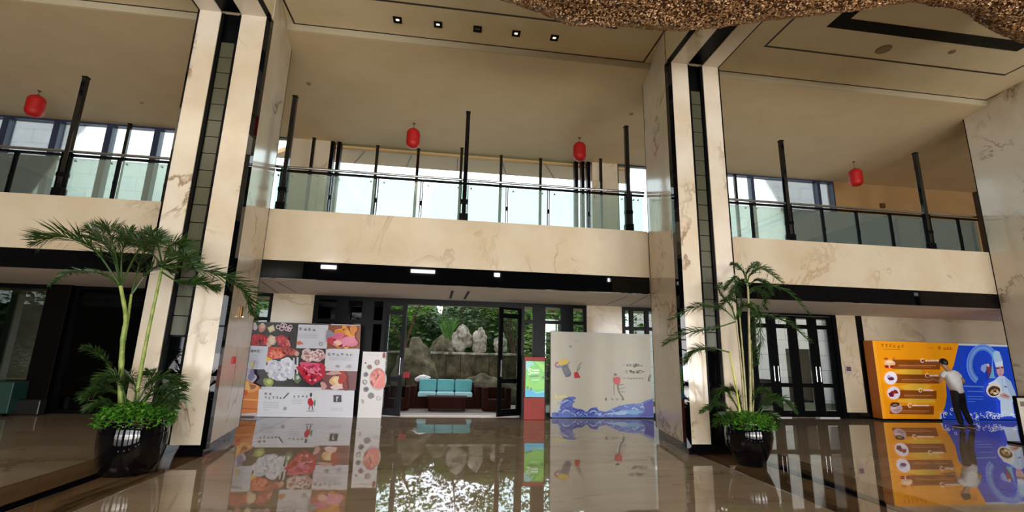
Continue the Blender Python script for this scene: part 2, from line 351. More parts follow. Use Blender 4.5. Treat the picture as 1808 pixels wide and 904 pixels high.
for i, (px, py, z, r, lab) in enumerate(((1560, 87, ZC, .14, 'round flush ceiling speaker in the right coffer, the larger disc'), (1681, 91, ZC, .06, 'small round ceiling detector in the right coffer'),
        (1115, 201, ZS, .05, 'small round ceiling detector above the right red lantern'), (545, 147, ZS, .05, 'small round ceiling detector beside the left marble pillar top'), (250, 181, ZS, .04, 'small round ceiling detector over the left bay'))):
    g = G(px, py, z); tag(MB().lathe([(r, -.02), (r, -.006), (r*1.08, -.005), (r*1.08, 0)], g, 24).build('ceiling_speaker' if i == 0 else 'smoke_detector', mat('taupe_disc', '8d7858', .6), None, True), lab, 'speaker' if i == 0 else 'detector')
BULB = mat('lit_lamp', 'fff0d0', .4, emit=1.6)
for i, x in enumerate((-1.35, -.54, .27, 1.08, 1.9)):
    t = thing('downlight', '%s of the five square black downlights in the middle coffer' % ('first from left', 'second from left', 'middle one', 'fourth from left', 'fifth from left')[i], 'downlight', (x, 8.35, ZC), 'square downlights in the middle coffer')
    m = MB(); h = .085
    m.box(x-h, x+h, 8.35-h, 8.35-h+.045, ZC-.02, ZC-.001); m.box(x-h, x+h, 8.35+h-.045, 8.35+h, ZC-.02, ZC-.001); m.box(x-h, x-h+.045, 8.35-h+.045, 8.35+h-.045, ZC-.02, ZC-.001); m.box(x+h-.045, x+h, 8.35-h+.045, 8.35+h-.045, ZC-.02, ZC-.001)
    m.build('housing', BLACKF, t); B(x-.03, x+.03, 8.32, 8.38, ZC-.008, ZC-.001).build('lens', BULB if i != 2 else mat('unlit_lens', '6b6152', .3), t)
g = P(868, 0, 12)
w = P(1559, 363, 14.0); tag(B(w.x-.09, w.x+.09, 13.98, 14.049, w.z-.09, w.z+.09).build('wall_plate', mat('brown_plate', '5b3b1e', .5), bevel=.01), 'small square brown plate on the upper brown wall', 'wall plate')

# ------------------------------------------------------------------ lower back wall, doors and windows at Y=12.3
Y1 = 12.3
def lpier(n, x0, x1, m=MARBLE): struct(B(x0, x1, Y1, Y1+.3, 0, 2.94).build(n, m))
lpier('wall_back_left_pier', -4.45, -3.45); lpier('wall_back_right_pier', 3.75, 4.76)
lpier('wall_back_door_pier', 11.42, 12.06); lpier('wall_back_advert', 12.06, XR); frame('window_12', 5.9, 8.3, 0, 2.94, Y1, (7.0,), .09, .12, (2.55,))
struct(B(12.06, 12.26, Y1-.02, Y1, .17, 2.94).build('trim_41', BLACKG)); struct(B(11.42, XR, Y1-.03, Y1, 0, .17).build('baseboard_right', BLACKM))
struct(B(XL, -14.5, Y1, Y1+.3, 0, 2.94).build('wall_back_far_left', MARBLE))
frame('window_7', -5.7, -4.45, 0, 2.94, Y1, (-4.95,), .08, .12, (2.3,)); frame('window_8', 4.76, 5.9, 0, 2.94, Y1, (5.05, 5.5), .1, .12, (2.35,))
frame('door_1', 1.92, 3.75, 0, 2.94, Y1, (2.42, 3.2), .09, .12, (2.45,), mw=.34)
frame('door_2', -3.45, -1.62, 0, 2.94, Y1, (-2.75, -2.1), .1, .12, (2.3,), glass=DARKG, mw=.3)
struct(MB().box(8.3, 8.65, Y1, Y1+.12, 0, 2.94).box(11.285, 11.42, Y1, Y1+.12, 0, 2.94).box(8.65, 11.285, Y1, Y1+.12, 2.88, 2.94).build('door_3', BLACKF))
LEAFN = [3]
struct(B(-1.62, 1.92, Y1, Y1+.12, 2.80, 2.94).build('trim_42', BLACKF)); struct(B(-1.62, 1.92, Y1-.05, Y1+.35, 0, .03).build('trim_43', mat('pale_threshold', 'cfcac6', .3)))
LITGREYF = mat('light_greyed_door_frame', '2c2f34', .15)  # black frame paint greyed, with the light on it in the colour
def leaf(hx, hy, ex, ey, label, fm=BLACKF, z1=2.78, h=True, st=.11, glass=GLASS):
    "door leaf from hinge line to free edge"
    LEAFN[0] += 1; t = thing('door_%d' % LEAFN[0], label, 'door', (hx, hy, .02)); t['kind'] = 'structure'; d = Vector((ex-hx, ey-hy, 0)); L = d.length; d.normalize(); n = Vector((-d.y, d.x, 0))*.025
    def bar(u0, u1, z0, z1, mt, nm, par=t, k=1.0):
        a = Vector((hx, hy, 0))+d*u0; b = Vector((hx, hy, 0))+d*u1; q = n*k
        return MB().hexa([(a-q)+Vector((0,0,z0)), (b-q)+Vector((0,0,z0)), (b+q)+Vector((0,0,z0)), (a+q)+Vector((0,0,z0))], [(a-q)+Vector((0,0,z1)), (b-q)+Vector((0,0,z1)), (b+q)+Vector((0,0,z1)), (a+q)+Vector((0,0,z1))]).build(nm, mt, par)
    bar(0, st, .03, z1, fm, 'stile'); bar(L-st, L, .03, z1, fm, 'stile')
    for z0, z_1 in ((.03, .2), (.84, .95), (2.5, 2.62), (z1-.06, z1)): bar(st, L-st, z0, z_1, fm, 'cross_rail')
    bar(st, L-st, .22, z1-.06, glass, 'pane', k=.15)
    if h:
        hp = MB(); a = Vector((hx, hy, 0))+d*(L-.06); s = -1 if n.y > 0 else 1
        q = n.normalized()*.06*s
        hp.tube([a+Vector((0,0,1.0))+q, a+Vector((0,0,1.42))+q], .014, 8); hp.tube([a+Vector((0,0,1.05)), a+Vector((0,0,1.05))+q], .01, 6); hp.tube([a+Vector((0,0,1.37)), a+Vector((0,0,1.37))+q], .01, 6)
        hp.build('handle', STEEL, t, True)
    return t
leaf(-1.62, 12.28, -1.08, 12.0, 'open glass door leaf, frame greyed by light, beside the narrow standing poster', LITGREYF)
leaf(1.92, 12.28, 1.3, 12.0, 'open black glass door leaf beside the red advertising kiosk')
for i, (a, b) in enumerate(((8.655, 9.315), (9.98, 9.32), (9.985, 10.64), (11.28, 10.645))):
    leaf(a, 12.36, b, 12.36, z1=2.87, label= '%s of the four closed black glass doors beside the thermostat' % ('leftmost', 'second from left', 'third from left', 'rightmost')[i], st=.14)
# thermostat
w = P(1497, 652, 12.3); t = thing('thermostat', 'small white wall thermostat on the marble pier beside the black doors', 'thermostat', (w.x, 12.3, w.z))
B(w.x-.1, w.x+.1, 12.27, 12.3, w.z-.13, w.z+.12).build('body', mat('grey_plastic', 'b8b0ac', .4), t, bevel=.006); B(w.x-.07, w.x+.07, 12.262, 12.272, w.z-.05, w.z+.07).build('screen', mat('mauve_screen', '6e4d62', .2), t)
# call point and lamp on pillar 1
def on_side(px, py):       # right side face of pillar 1
    a = Vector((-3.44, 7.7)); b = Vector((-3.74, 9.55)); best = None
    d = RT*((px-904)/F) - UP*((py-452)/F) + _f
    s = (a.y-b.y)/(a.x-b.x); t_ = (a.y - s*a.x)/(d.y - s*d.x); return EYE + d*t_
w = on_side(411, 636); tag(B(w.x-.02, w.x+.03, w.y-.06, w.y+.06, w.z-.06, w.z+.06).build('fire_call_point', mat('fire_red', 'd8262a', .35), bevel=.008), 'small red fire call point on the side of the left marble pillar', 'call point')
w = on_side(424, 552); t = thing('wall_sconce', 'tiny brass fitting on the side of the left marble pillar under the palm frond', 'light', (w.x, w.y, w.z))
B(w.x-.02, w.x+.03, w.y-.035, w.y+.035, w.z-.09, w.z+.11).build('back_plate', mat('brass', '9a7440', .3, .9), t, bevel=.005); MB().lathe([(.01, -.08), (.014, -.07), (.01, -.06)], (w.x+.05, w.y, w.z), 12).build('bulb', BULB, t, True)

# ------------------------------------------------------------------ outside: white building, terrace, garden
TILEW = mat('white_wall_tiles', 'e4e1e6', .35); nt = TILEW.node_tree
g_ = N(TILEW, 'ShaderNodeNewGeometry'); sp = N(TILEW, 'ShaderNodeSeparateXYZ'); cb = N(TILEW, 'ShaderNodeCombineXYZ'); br = N(TILEW, 'ShaderNodeTexBrick')
nt.links.new(g_.outputs['Position'], sp.inputs[0]); nt.links.new(sp.outputs[0], cb.inputs[0]); nt.links.new(sp.outputs[2], cb.inputs[1]); nt.links.new(cb.outputs[0], br.inputs['Vector'])
br.inputs['Color1'].default_value = lin('e6e2e8'); br.inputs['Color2'].default_value = lin('dedae2'); br.inputs['Mortar'].default_value = lin('8c8890'); br.inputs['Scale'].default_value = 1
br.inputs['Mortar Size'].default_value = .008; br.inputs['Brick Width'].default_value = 1.2; br.inputs['Row Height'].default_value = .6; nt.links.new(br.outputs[0], nt.nodes['Principled BSDF'].inputs['Base Color'])
t = thing('tiled_building', 'white tiled building seen through the black glass doors', 'building', (10.5, 17.5, 0))
m = MB(); m.box(7.2, 13.75, 17.5, 17.9, -.1, 4.4); m.box(15.0, 22, 17.5, 17.9, -.1, 4.4); m.box(13.75, 15.0, 17.5, 17.9, 2.05, 4.4); m.build('wall', TILEW, t)
B(13.75, 15.0, 17.75, 17.8, -.1, 2.05).build('doorway', mat('dark_doorway', '14110f', .6), t); B(11.2, 12.3, 16.6, 17.2, -.1, .85).build('dark_box', mat('dark_box', '1b1c1c', .5), t)
t = thing('upper_building', 'pale tiled building outside the upper windows', 'building', (0, 22, 0))
m = MB(); m.box(-30, -9.5, 20, 20.4, 3, 13); m.box(9.5, 30, 20, 20.4, 3, 13); m.build('wall', TILEW, t)
CAN = mottled('grey_brown_canopy', 'c79a70', 'd0a47c', 1.2, .7)
t = thing('entrance_canopy', 'grey-brown panelled canopy outside the wide upper opening', 'canopy', (0, 16, 7))
MB().hexa([(-5, 14.36, 7.9), (6, 14.36, 7.9), (6.5, 15.75, 8.0), (-6.5, 15.75, 8.0)], [(-5, 14.36, 8.05), (6, 14.36, 8.05), (6.5, 15.75, 8.15), (-6.5, 15.75, 8.15)]).build('panel', CAN, t)
m = MB()
for x in (-3, -1.5, 0, 1.5, 3, 4.4): m.hexa([(x-.012, 14.4, 7.892), (x+.012, 14.4, 7.892), (x*1.2+.012, 15.74, 7.985), (x*1.2-.012, 15.74, 7.985)], [(x-.012, 14.4, 7.91), (x+.012, 14.4, 7.91), (x*1.2+.012, 15.74, 8.0), (x*1.2-.012, 15.74, 8.0)])
m.build('seam', DARKL, t)
struct(B(-16, 8.2, 12.62, 15.0, -.3, -.01).build('ground_terrace', mottled('terrace_stone', 'a89c94', 'b7aca4', 3, .25)))
struct(B(-30, 30, 12.62, 32, -.4, -.12).build('ground_garden', mottled('garden_soil', '3d3b25', '4f4a30', 3, .9)))
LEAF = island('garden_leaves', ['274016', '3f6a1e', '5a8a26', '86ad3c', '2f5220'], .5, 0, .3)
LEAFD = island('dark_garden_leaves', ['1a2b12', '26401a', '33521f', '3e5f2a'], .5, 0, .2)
BARK = mottled('bark', '4b3a28', '6a5640', 8, .9, 0, .5)
def leaves(mb, c, r, n, s, rnd, flat=.7):
    for _ in range(n):
        while True:
            d = Vector((rnd.uniform(-1, 1), rnd.uniform(-1, 1), rnd.uniform(-1, 1)))
            if .25 < d.length < 1: break
        p = Vector((c[0]+d.x*r[0], c[1]+d.y*r[1], c[2]+d.z*r[2])); q = Matrix.Rotation(rnd.uniform(0, 6.28), 3, 'Z') @ Matrix.Rotation(rnd.uniform(-1.2, 1.2), 3, 'X')
        a = s*rnd.uniform(.6, 1.3)
        mb.add([p+q@Vector(v) for v in ((-a*.4, 0, 0), (0, -a*.35, a*.12), (a, 0, 0), (0, a*.35, a*.12))], [(0, 1, 2, 3)])
def tree(x, y, h, blobs, label, seed, lm=LEAF, tr=.12, s=.13, z0=-.12, name='garden_tree', cat='tree'):
    rnd = random.Random(seed); t = thing(name, label, cat, (x, y, z0), 'trees and shrubs in the garden')
    m = MB()
    for b in blobs: leaves(m, b[:3], b[3:6], b[6], s, rnd)
    m.build('foliage', lm, t)
    m = MB(); m.tube([(x, y, z0), (x+.08, y, h*.5), (x-.05, y+.05, h)], [tr, tr*.8, tr*.4], 8)
    for b in blobs[:4]: m.tube([(x+.05, y, h*.6), ((x+b[0])/2, (y+b[1])/2, (h*.8+b[2])/2), b[:3]], [tr*.5, tr*.35, tr*.15], 6)
    m.build('trunk', BARK, t, True)
tree(-1.7, 18.4, 2.9, [(-1.8, 18.3, 3.6, 1.3, 1, .9, 700), (-2.6, 18.4, 2.8, .9, .8, .7, 500), (-.9, 18.5, 3.9, 1, .9, .6, 400)], 'leafy tree behind the arched rock, left of the garden opening', 1)
tree(.3, 19.6, 2.4, [(.2, 19.5, 3.0, 1.4, .9, .8, 900), (.6, 19.3, 4.4, 1.2, .9, .8, 500)], 'dark leafy tree behind the upright stones', 2, LEAFD)
tree(2.6, 19.0, 3.0, [(2.3, 18.8, 3.6, 1.3, 1, .8, 700), (3.3, 18.9, 2.8, .9, .9, .8, 500), (1.5, 18.8, 4.0, .9, .8, .5, 350)], 'bright leafy tree right of the upright stones', 3)
tree(4.6, 17.6, 3.0, [(4.3, 17.5, 3.1, 1, .8, 1.0, 700), (4.9, 17.4, 2.0, 1, .8, .9, 600), (3.4, 17.4, 3.9, .8, .6, .6, 300)], 'green tree behind the closed black door panes', 4)
tree(3.3, 16.6, 1.6, [(3.2, 16.6, 1.6, .6, .5, 1.2, 600)], 'pale green shrub seen through the door pane above the kiosk', 5, island('pale_leaves', ['6e8f3c', 'a3bf62', 'c5d68c', '4d7a2a'], .5, 0, .3))
tree(-5.4, 16.0, 2.8, [(-5.4, 16, 2.9, 1, .8, 1, 600), (-6.3, 16.2, 1.8, 1, .8, .9, 500)], 'green tree behind the narrow window left of the food poster', 6)
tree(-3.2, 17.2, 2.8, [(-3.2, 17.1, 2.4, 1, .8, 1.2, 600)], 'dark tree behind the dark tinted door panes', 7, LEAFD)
tree(6.3, 16.2, 2.8, [(6.3, 16, 2.4, .8, .7, 1.3, 600)], 'green tree behind the window right of the white wave board', 8)
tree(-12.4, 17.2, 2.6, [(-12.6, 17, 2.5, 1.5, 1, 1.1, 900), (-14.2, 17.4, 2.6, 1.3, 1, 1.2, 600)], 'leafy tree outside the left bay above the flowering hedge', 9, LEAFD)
tree(-11.4, 15.9, .9, [(-11.6, 15.9, 1.15, 1.5, .5, .6, 1000)], 'flowering hedge with pale blossoms behind the wooden planter', 10, island('hedge_leaves', ['3a5a24', '587a34', '96a06a', 'c9a6a0', '2d4a1e'], .5, 0, .2), .06, .09, name='flowering_hedge', cat='hedge')
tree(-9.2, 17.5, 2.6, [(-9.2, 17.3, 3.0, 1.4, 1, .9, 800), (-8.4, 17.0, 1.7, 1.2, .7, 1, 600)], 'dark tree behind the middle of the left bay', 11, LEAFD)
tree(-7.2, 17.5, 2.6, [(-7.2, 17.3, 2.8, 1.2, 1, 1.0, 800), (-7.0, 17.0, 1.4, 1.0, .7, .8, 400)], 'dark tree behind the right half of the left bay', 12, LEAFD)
for i, (x, s) in enumerate(((-13, 31), (-8, 32), (-3, 33), (2, 34), (6.2, 35), (-18.2, 36), (-23.4, 37))):
    tree(x, 22.5, 2.5, [(x, 22.5, 2.3, 3.0, .8, 1.9, 1700)], 'dense dark thicket at the back of the garden, %s' % ('behind the left planter', 'behind the dark left bay', 'behind the arched rock', 'behind the upright stones', 'behind the wave board', 'beyond the left planter', 'at the far left edge')[i], s, LEAFD, .15, .3, name='garden_thicket', cat='thicket')
for x in (-13, -8, -3, 2, 6.2, -18.2, -23.4):
    bm = bmesh.new(); bmesh.ops.create_icosphere(bm, subdivisions=4, radius=1)
    for v in bm.verts: v.co *= 1+.25*noise.fractal(v.co*2+Vector((x, 0, 0)), 1, 2, 4)
    me = bpy.data.meshes.new('dense_core'); bm.to_mesh(me); bm.free(); th = [o for o in C.objects if o.name.startswith('garden_thicket') and abs(o.location.x-x) < .1][0]
    o = bpy.data.objects.new('dense_core', me); C.objects.link(o); o.parent = th; o.location = (0, .4, 2.0); o.scale = (3.1, .7, 2.3); me.materials.append(mottled('dark_hedge_mass', '1c2c12', '3b5a22', 3, .8, 0, 1))
# spiky grass on the rock
m = MB(); rnd = random.Random(5)
for _ in range(70):
    a = Vector((-.02+rnd.uniform(-.1, .1), 17.3+rnd.uniform(-.1, .1), 2.05)); d = Vector((rnd.uniform(-.6, .6), rnd.uniform(-.4, .4), rnd.uniform(.6, 1.1))); w = Vector((.012, 0, 0))
    b = a+d*.5+Vector((0,0,.1)); c = a+d*1.0-Vector((0,0,.12)); m.add([a-w, a+w, b+w*.8, c, b-w*.8], [(0, 1, 2, 4), (4, 2, 3)])
tag(m.build('spiky_grass', island('grass_blades', ['3f6f28', '5f9a3a', '2d5220'], .5, 0, .2)), 'tuft of long spiky grass growing beside the upright stones', 'grass', 'trees and shrubs in the garden')
# rocks
ROCK = mottled('grey_rock', '615c50', 'cfccc2', 4, .85, 0, .7); ROCKB = mottled('mossy_brown_rock', '38372a', '746e58', 3, .9, 0, .8)
def rock(name, label, c, r, seed, m=ROCK, taper=.4, sub=4, grp='garden stones'):
    bm = bmesh.new(); bmesh.ops.create_icosphere(bm, subdivisions=sub, radius=1)
    for v in bm.verts:
        n = noise.fractal(v.co*1.4+Vector((seed*7.3, 0, 0)), 1, 2, 5); k = 1+.35*n; tz = 1-taper*max(0, v.co.z)
        v.co = Vector((v.co.x*r[0]*k*tz, v.co.y*r[1]*k*tz, v.co.z*r[2]*k))
    me = bpy.data.meshes.new(name); bm.to_mesh(me); bm.free(); o = bpy.data.objects.new(name, me); C.objects.link(o); o.location = c; me.materials.append(m)
    for p in me.polygons: p.use_smooth = True
    return tag(o, label, 'rock', grp)
rock('arched_rock', 'big mossy arched boulder left of the garden ledge', (-1.1, 16.45, .75), (.7, .42, 1.1), 1, ROCKB, .15)
rock('upright_stone', 'tall jagged grey stone, leftmost of three on the ledge', (.48, 17.28, 2.08), (.36, .25, .52), 2)
rock('upright_stone', 'rounded white-grey stone in the middle on the ledge', (1.15, 17.28, 2.0), (.31, .25, .44), 3, ROCK, .25)
rock('upright_stone', 'short pale stone at the right end of the ledge', (1.95, 17.28, 1.92), (.27, .25, .36), 4, ROCK, .2)
rock('boulder', 'brown boulder between arched rock and upright stones', (-.3, 18.0, 1.5), (.6, .3, .6), 5, ROCKB)
rock('boulder', 'low sloping boulder leaning under the ledge behind the garden sofa', (1.3, 16.35, .2), (1.4, .42, .6), 6, ROCKB, .5)
t = thing('retaining_wall', 'mossy stone retaining wall with a pale ledge behind the garden sofa', 'garden wall', (.6, 17.3, -.12))
m = MB(); rnd = random.Random(3); x = -2.6
while x < 4: m.box(x, x+.5, 16.95+rnd.uniform(-.03, .03), 17.6, -.12, 1.5); x += .515
m.build('stone_face', ROCKB, t); B(-2.6, 4.02, 16.85, 17.65, 1.5, 1.58).build('ledge', ROCK, t, bevel=.02)
# garden sofa and wicker pieces
WICK = mottled('dark_brown_wicker', '240f0b', '32160f', 40, .85); WICK.node_tree.nodes['Principled BSDF'].inputs['Specular IOR Level'].default_value = .1; TURQ = mottled('turquoise_cushion', '5fa9b0', '6bb6bb', 3, .8); TURL = mat('pale_turquoise_cushion', '9dcad2', .8)
def cushion(x0, x1, y0, y1, z0, z1, m, par): return B(x0, x1, y0, y1, z0, z1).build('cushion', m, par, bevel=.05)
t = thing('garden_sofa', 'brown wicker garden sofa with three turquoise cushions on the terrace', 'sofa', (0, 14.4, -.01))
B(-.85, .85, 14.0, 14.9, -.01, .3).build('base', WICK, t, bevel=.02); B(-.85, .85, 14.75, 14.95, .3, .68).build('backrest', WICK, t, bevel=.02)
for i in range(3):
    a = -.8+i*.535; c = B(a, a+.52, 14.48, 14.68, .42, .77).build('back_cushion', TURQ, t, bevel=.05); B(a, a+.52, 14.0, 14.5, .3, .43).build('seat_cushion', TURL, t, bevel=.04)
for s in (-1, 1): B(s*.95-.1, s*.95+.1, 14.0, 14.9, -.01, .6).build('armrest', WICK, t, bevel=.03)
rock('white_pillow', 'white cushion left of the turquoise sofa', (-.72, 14.95, .76), (.22, .1, .1), 9, WHITE, 0, 3)['category'] = 'cushion'
t = thing('coffee_table', 'low dark brown table in front of the turquoise sofa', 'table', (.0, 13.6, -.01)); B(-.5, .62, 13.35, 13.85, .3, .36).build('table_top', WICK, t, bevel=.01)
for a in (-.45, .5): 
    for b in (13.38, 13.78): B(a, a+.06, b, b+.05, -.01, .3).build('leg', WICK, t)
B(-.44, .56, 13.42, 13.8, .04, .3).build('wicker_body', WICK, t)
t = thing('wicker_armchair', 'dark brown wicker armchair left of the turquoise sofa', 'armchair', (-1.35, 13.7, -.01))
B(-1.7, -1.0, 13.4, 14.1, -.01, .3).build('seat', WICK, t, bevel=.02); B(-1.7, -1.55, 13.4, 14.1, .3, .62).build('armrest', WICK, t, bevel=.02); B(-1.12, -1.0, 13.4, 14.1, .3, .62).build('armrest', WICK, t, bevel=.02); B(-1.55, -1.12, 13.95, 14.1, .3, .6).build('backrest', WICK, t, bevel=.02)
t = thing('wicker_armchair', 'dark brown wicker armchair right of the turquoise sofa, behind the open door', 'armchair', (1.45, 13.7, -.01))
B(1.05, 1.85, 13.4, 14.1, -.01, .3).build('seat', WICK, t, bevel=.02); B(1.05, 1.2, 13.4, 14.1, .3, .62).build('armrest', WICK, t, bevel=.02); B(1.7, 1.85, 13.4, 14.1, .3, .62).build('armrest', WICK, t, bevel=.02); B(1.2, 1.7, 13.95, 14.1, .3, .6).build('backrest', WICK, t, bevel=.02)
w = P(717, 662, 14.6); tag(B(w.x-.1, w.x+.1, 14.55, 14.6, w.z-.08, w.z+.08).build('red_sign', mat('sign_red', 'c01f3a', .5)), 'small red sign beside the arched rock', 'sign')
B_ = w; MB().tube([(w.x, 14.61, 0), (w.x, 14.61, w.z)], .015, 6).build('sign_stake', BLACKF, bpy.data.objects['red_sign'])

# left bay: dark tinted glazing, white column, planter, trolley, sofa
frame('window_9', -14.5, -9.45, 0, 2.94, Y1, (-12.2,), .09, .14, glass=glassy('smoky_glass', '9aa39c', 1, '101010', .03, 1.0)); frame('window_10', -8.95, -5.7, 0, 2.94, Y1, (-7.1,), .08, .14, glass=DARKG)
tag(B(-9.45, -8.95, 12.15, 12.55, 0, 2.94).build('dark_column', mat('dark_brown_stone', '080504', .5, spec=.08), bevel=.01), 'dark brown square column in the left bay glazing', 'column')
tag(B(-9.5, -8.9, 11.95, 12.14, 0, .34).build('dark_stool', mat('black_leather', '151313', .4), bevel=.03), 'low black stool at the foot of the dark brown column', 'stool')
t = thing('white_column', 'slim white column outside the left bay glazing', 'column', (-10.86, 13.2, -.01)); B(-10.95, -10.77, 13.1, 13.28, -.01, 2.86).build('shaft', WHITE, t); B(-11.0, -10.5, 13.05, 13.35, 2.86, 3.0-.065).build('cap', WHITE, t)
t = thing('wooden_planter', 'tan wooden planter box under the flowering hedge', 'planter', (-11.2, 14.2, -.01)); B(-12.8, -10.1, 13.9, 14.5, .25, .62).build('box', mottled('tan_wood', '8f6b42', 'a5804f', 5, .6), t)
for x in (-12.7, -11.4, -10.2): B(x, x+.08, 14.0, 14.4, -.01, .25).build('leg', WICK, t)
t = thing('green_trolley', 'dark green trolley box at the left edge of the photo', 'trolley', (-9.9, 11.9, 0))
B(-10.6, -9.35, 11.75, 12.15, .06, .72).build('box', mat('dark_green_paint', '1f4038', .45), t, bevel=.015)
for x in (-10.5, -9.45):
    MB().tube([(x, 11.8, .04), (x+.03, 11.8, .04)], .035, 12).build('caster', BLACKF, t)
t = thing('terrace_bench', 'dark low bench behind the dark tinted glass', 'bench', (-8.5, 13.6, -.01)); B(-8.95, -8.05, 13.4, 13.8, .36, .42).build('seat', mat('grey_wood', '5b544e', .5), t)
for x in (-8.85, -8.2): B(x, x+.08, 13.45, 13.75, -.01, .36).build('leg', BLACKF, t)
t = thing('terrace_armchair', 'brown box armchair with light blue cushion behind the dark glass', 'armchair', (-7.3, 13.2, -.01)); B(-7.9, -6.6, 13.0, 13.7, -.01, .62).build('body', WICK, t, bevel=.03); B(-7.75, -6.9, 13.05, 13.55, .62, .74).build('cushion', mat('light_blue_cushion', '9ccbe0', .8), t, bevel=.04)

# ------------------------------------------------------------------ printed boards
class Paint:
    def __init__(s, Y, conv, eps=.0007): s.mb = MB(); s.Y = Y; s.k = 0; s.conv = conv; s.eps = eps
    def pt(s, x, y): p = P(*s.conv(x, y), s.Y); return (p.x, p.z)
    def world(s, pts, col):
        s.k += 1; y = s.Y-.0015-s.k*s.eps; s.mb.col = lin(col); s.mb.add([(x, y, z) for x, z in pts], [list(range(len(pts)))]); return s
    def poly(s, pts, col): return s.world([s.pt(*p) for p in pts], col)
    def rect(s, x0, y0, x1, y1, col): return s.poly([(x0, y0), (x1, y0), (x1, y1), (x0, y1)], col)
    def blob(s, cx, cy, rx, ry, col, jag=.12, seed=0, rot=0, n=26):
        r = random.Random(seed*31+int(cx)); ph = [r.uniform(0, 6.28) for _ in range(4)]; pts = []
        for i in range(n):
            t = 2*PI*i/n; k = 1+jag*(math.sin(2*t+ph[0])*.5+math.sin(3*t+ph[1])*.4+math.sin(5*t+ph[2])*.35)
            x = rx*k*math.cos(t); y = ry*k*math.sin(t); pts.append((cx+x*math.cos(rot)-y*math.sin(rot), cy+x*math.sin(rot)+y*math.cos(rot)))
        return s.poly(pts, col)
    def line(s, pts, w, col):
        P2 = [Vector(p) for p in pts]; L = []; Rr = []
        for i, p in enumerate(P2):
            d = (P2[min(i+1, len(P2)-1)]-P2[max(0, i-1)]).normalized(); n = Vector((-d.y, d.x)); ww = w/2
            L.append(tuple(p+n*ww)); Rr.append(tuple(p-n*ww))
        return s.poly(L+Rr[::-1], col)
    def arc(s, cx, cy, rx, ry, a0, a1, w, col, n=22):
        return s.line([(cx+rx*math.cos(math.radians(a0+(a1-a0)*i/n)), cy+ry*math.sin(math.radians(a0+(a1-a0)*i/n))) for i in range(n+1)], w, col)
    def glyphs(s, x, y, n, size, col, dx=None, dy=0, seed=1, w=None):
        "small brush-stroke characters too blurred to read in the photograph"
        r = random.Random(seed); dx = dx or size*1.15; w = w or size*.13
        s.k += 1; k0 = s.k
        for i in range(n):
            cx = x+i*dx; cy = y+i*dy; h = size/2
            for _ in range(3): q = r.uniform(-h, h); s.line([(cx-h*r.uniform(.5, 1), cy+q), (cx+h*r.uniform(.5, 1), cy+q)], w, col); s.k = k0
            for _ in range(2): q = r.uniform(-h*.7, h*.7); s.line([(cx+q, cy-h*r.uniform(.4, 1)), (cx+q+r.uniform(-h, h)*.3, cy+h*r.uniform(.4, 1))], w, col); s.k = k0
        s.k = k0+1; return s
    def texture(s, x0, y0, x1, y1, cols, n, size, seed=1):
        r = random.Random(seed)
        k0 = s.k
        for i in range(n):
            s.k = k0 + (i % 6); s.blob(r.uniform(x0+size, x1-size), r.uniform(y0+size*.8, y1-size*.8), size*r.uniform(.6, 1.1), size*r.uniform(.4, .9), r.choice(cols), .3, i+seed, r.uniform(0, 3), 10)
        s.k = k0+7; return s
    def build(s, name, m, parent): return s.mb.build(name, m, parent)
INK = printed('printed_vinyl', .08); LIT = printed('backlit_film', .30, .2); SCR = printed('lit_screen', .2, .3)  # vinyl glows faintly to brighten its whites; those boards hold no lamps

# food poster
YP = 12.0
fz = lambda x, y: (430+x/4.885, 560+y/4.885)
t = thing('food_poster_board', 'large white display board with a collage of sushi and raw meat photos', 'display board', (-3.6, YP, 0))
B(-5.05, -2.21, YP, YP+.08, 0, 2.2).build('panel', mat('white_board_edge', 'd6d6dc', .4), t)
for x in (-4.6, -2.7): B(x, x+.05, YP+.08, YP+.3, 0, .05).build('foot', BLACKF, t)
pt = Paint(YP, fz); DK = '2a2526'
q = lambda x, y: P(*fz(x, y), YP)
pt.world([(-5.05, 0.003), (-2.21, .003), (-2.21, 2.198), (-5.05, 2.198)], 'd9dce8')
pt.world([(-5.05, .68), (-2.9, .68), (-2.9, 2.198), (-5.05, 2.198)], DK)
pt.poly([(-60, 240), (215, 252), (190, 450), (-70, 445)], 'ccd3e4')
pt.poly([(475, 62), (733, 68), (718, 272), (455, 267)], 'd3d5e0')
pt.poly([(733, 68), (1013, 73), (1003, 272), (718, 272)], '8a4a30')
pt.poly([(712, 276), (1003, 274), (982, 466), (695, 462)], 'dcdde8')
pt.poly([(690, 462), (982, 466), (966, 632), (676, 622)], '7a4a4c')
pt.poly([(-110, 445), (190, 450), (150, 620), (-120, 612)], '2f2630')
# vegetables and cut meat at the top
for a, b, rx, ry, c in ((95, 80, 26, 32, 'cdbcc8'), (160, 90, 30, 40, 'c98a7c'), (165, 75, 18, 26, 'e0b8a4')): pt.blob(a, b, rx, ry, c, .15, a)
pt.poly([(205, 90), (260, 65), (275, 115), (228, 135)], 'cbc39a'); pt.poly([(218, 94), (255, 76), (264, 108), (234, 122)], 'e0d9b4')
for a, b in ((300, 85), (330, 100), (360, 75), (375, 100), (405, 85), (340, 70), (395, 105)): pt.arc(a, b, 16, 16, 0, 340, 9, 'dcc4cc', 12)
pt.blob(130, 195, 88, 52, 'a80f20', .15, 2); pt.blob(95, 180, 34, 30, 'd02a38', .2, 5); pt.blob(160, 215, 34, 24, '7d0a16', .2, 6); pt.blob(240, 205, 42, 50, 'd6b39c', .2, 3, .4); pt.blob(250, 195, 22, 36, 'e8d2bc', .2, 3, .4)
pt.blob(335, 205, 60, 46, 'b4313a', .2, 4, .4); pt.blob(375, 225, 32, 38, 'd97a76', .2, 5); pt.blob(330, 190, 30, 20, 'd4535a', .2, 15)
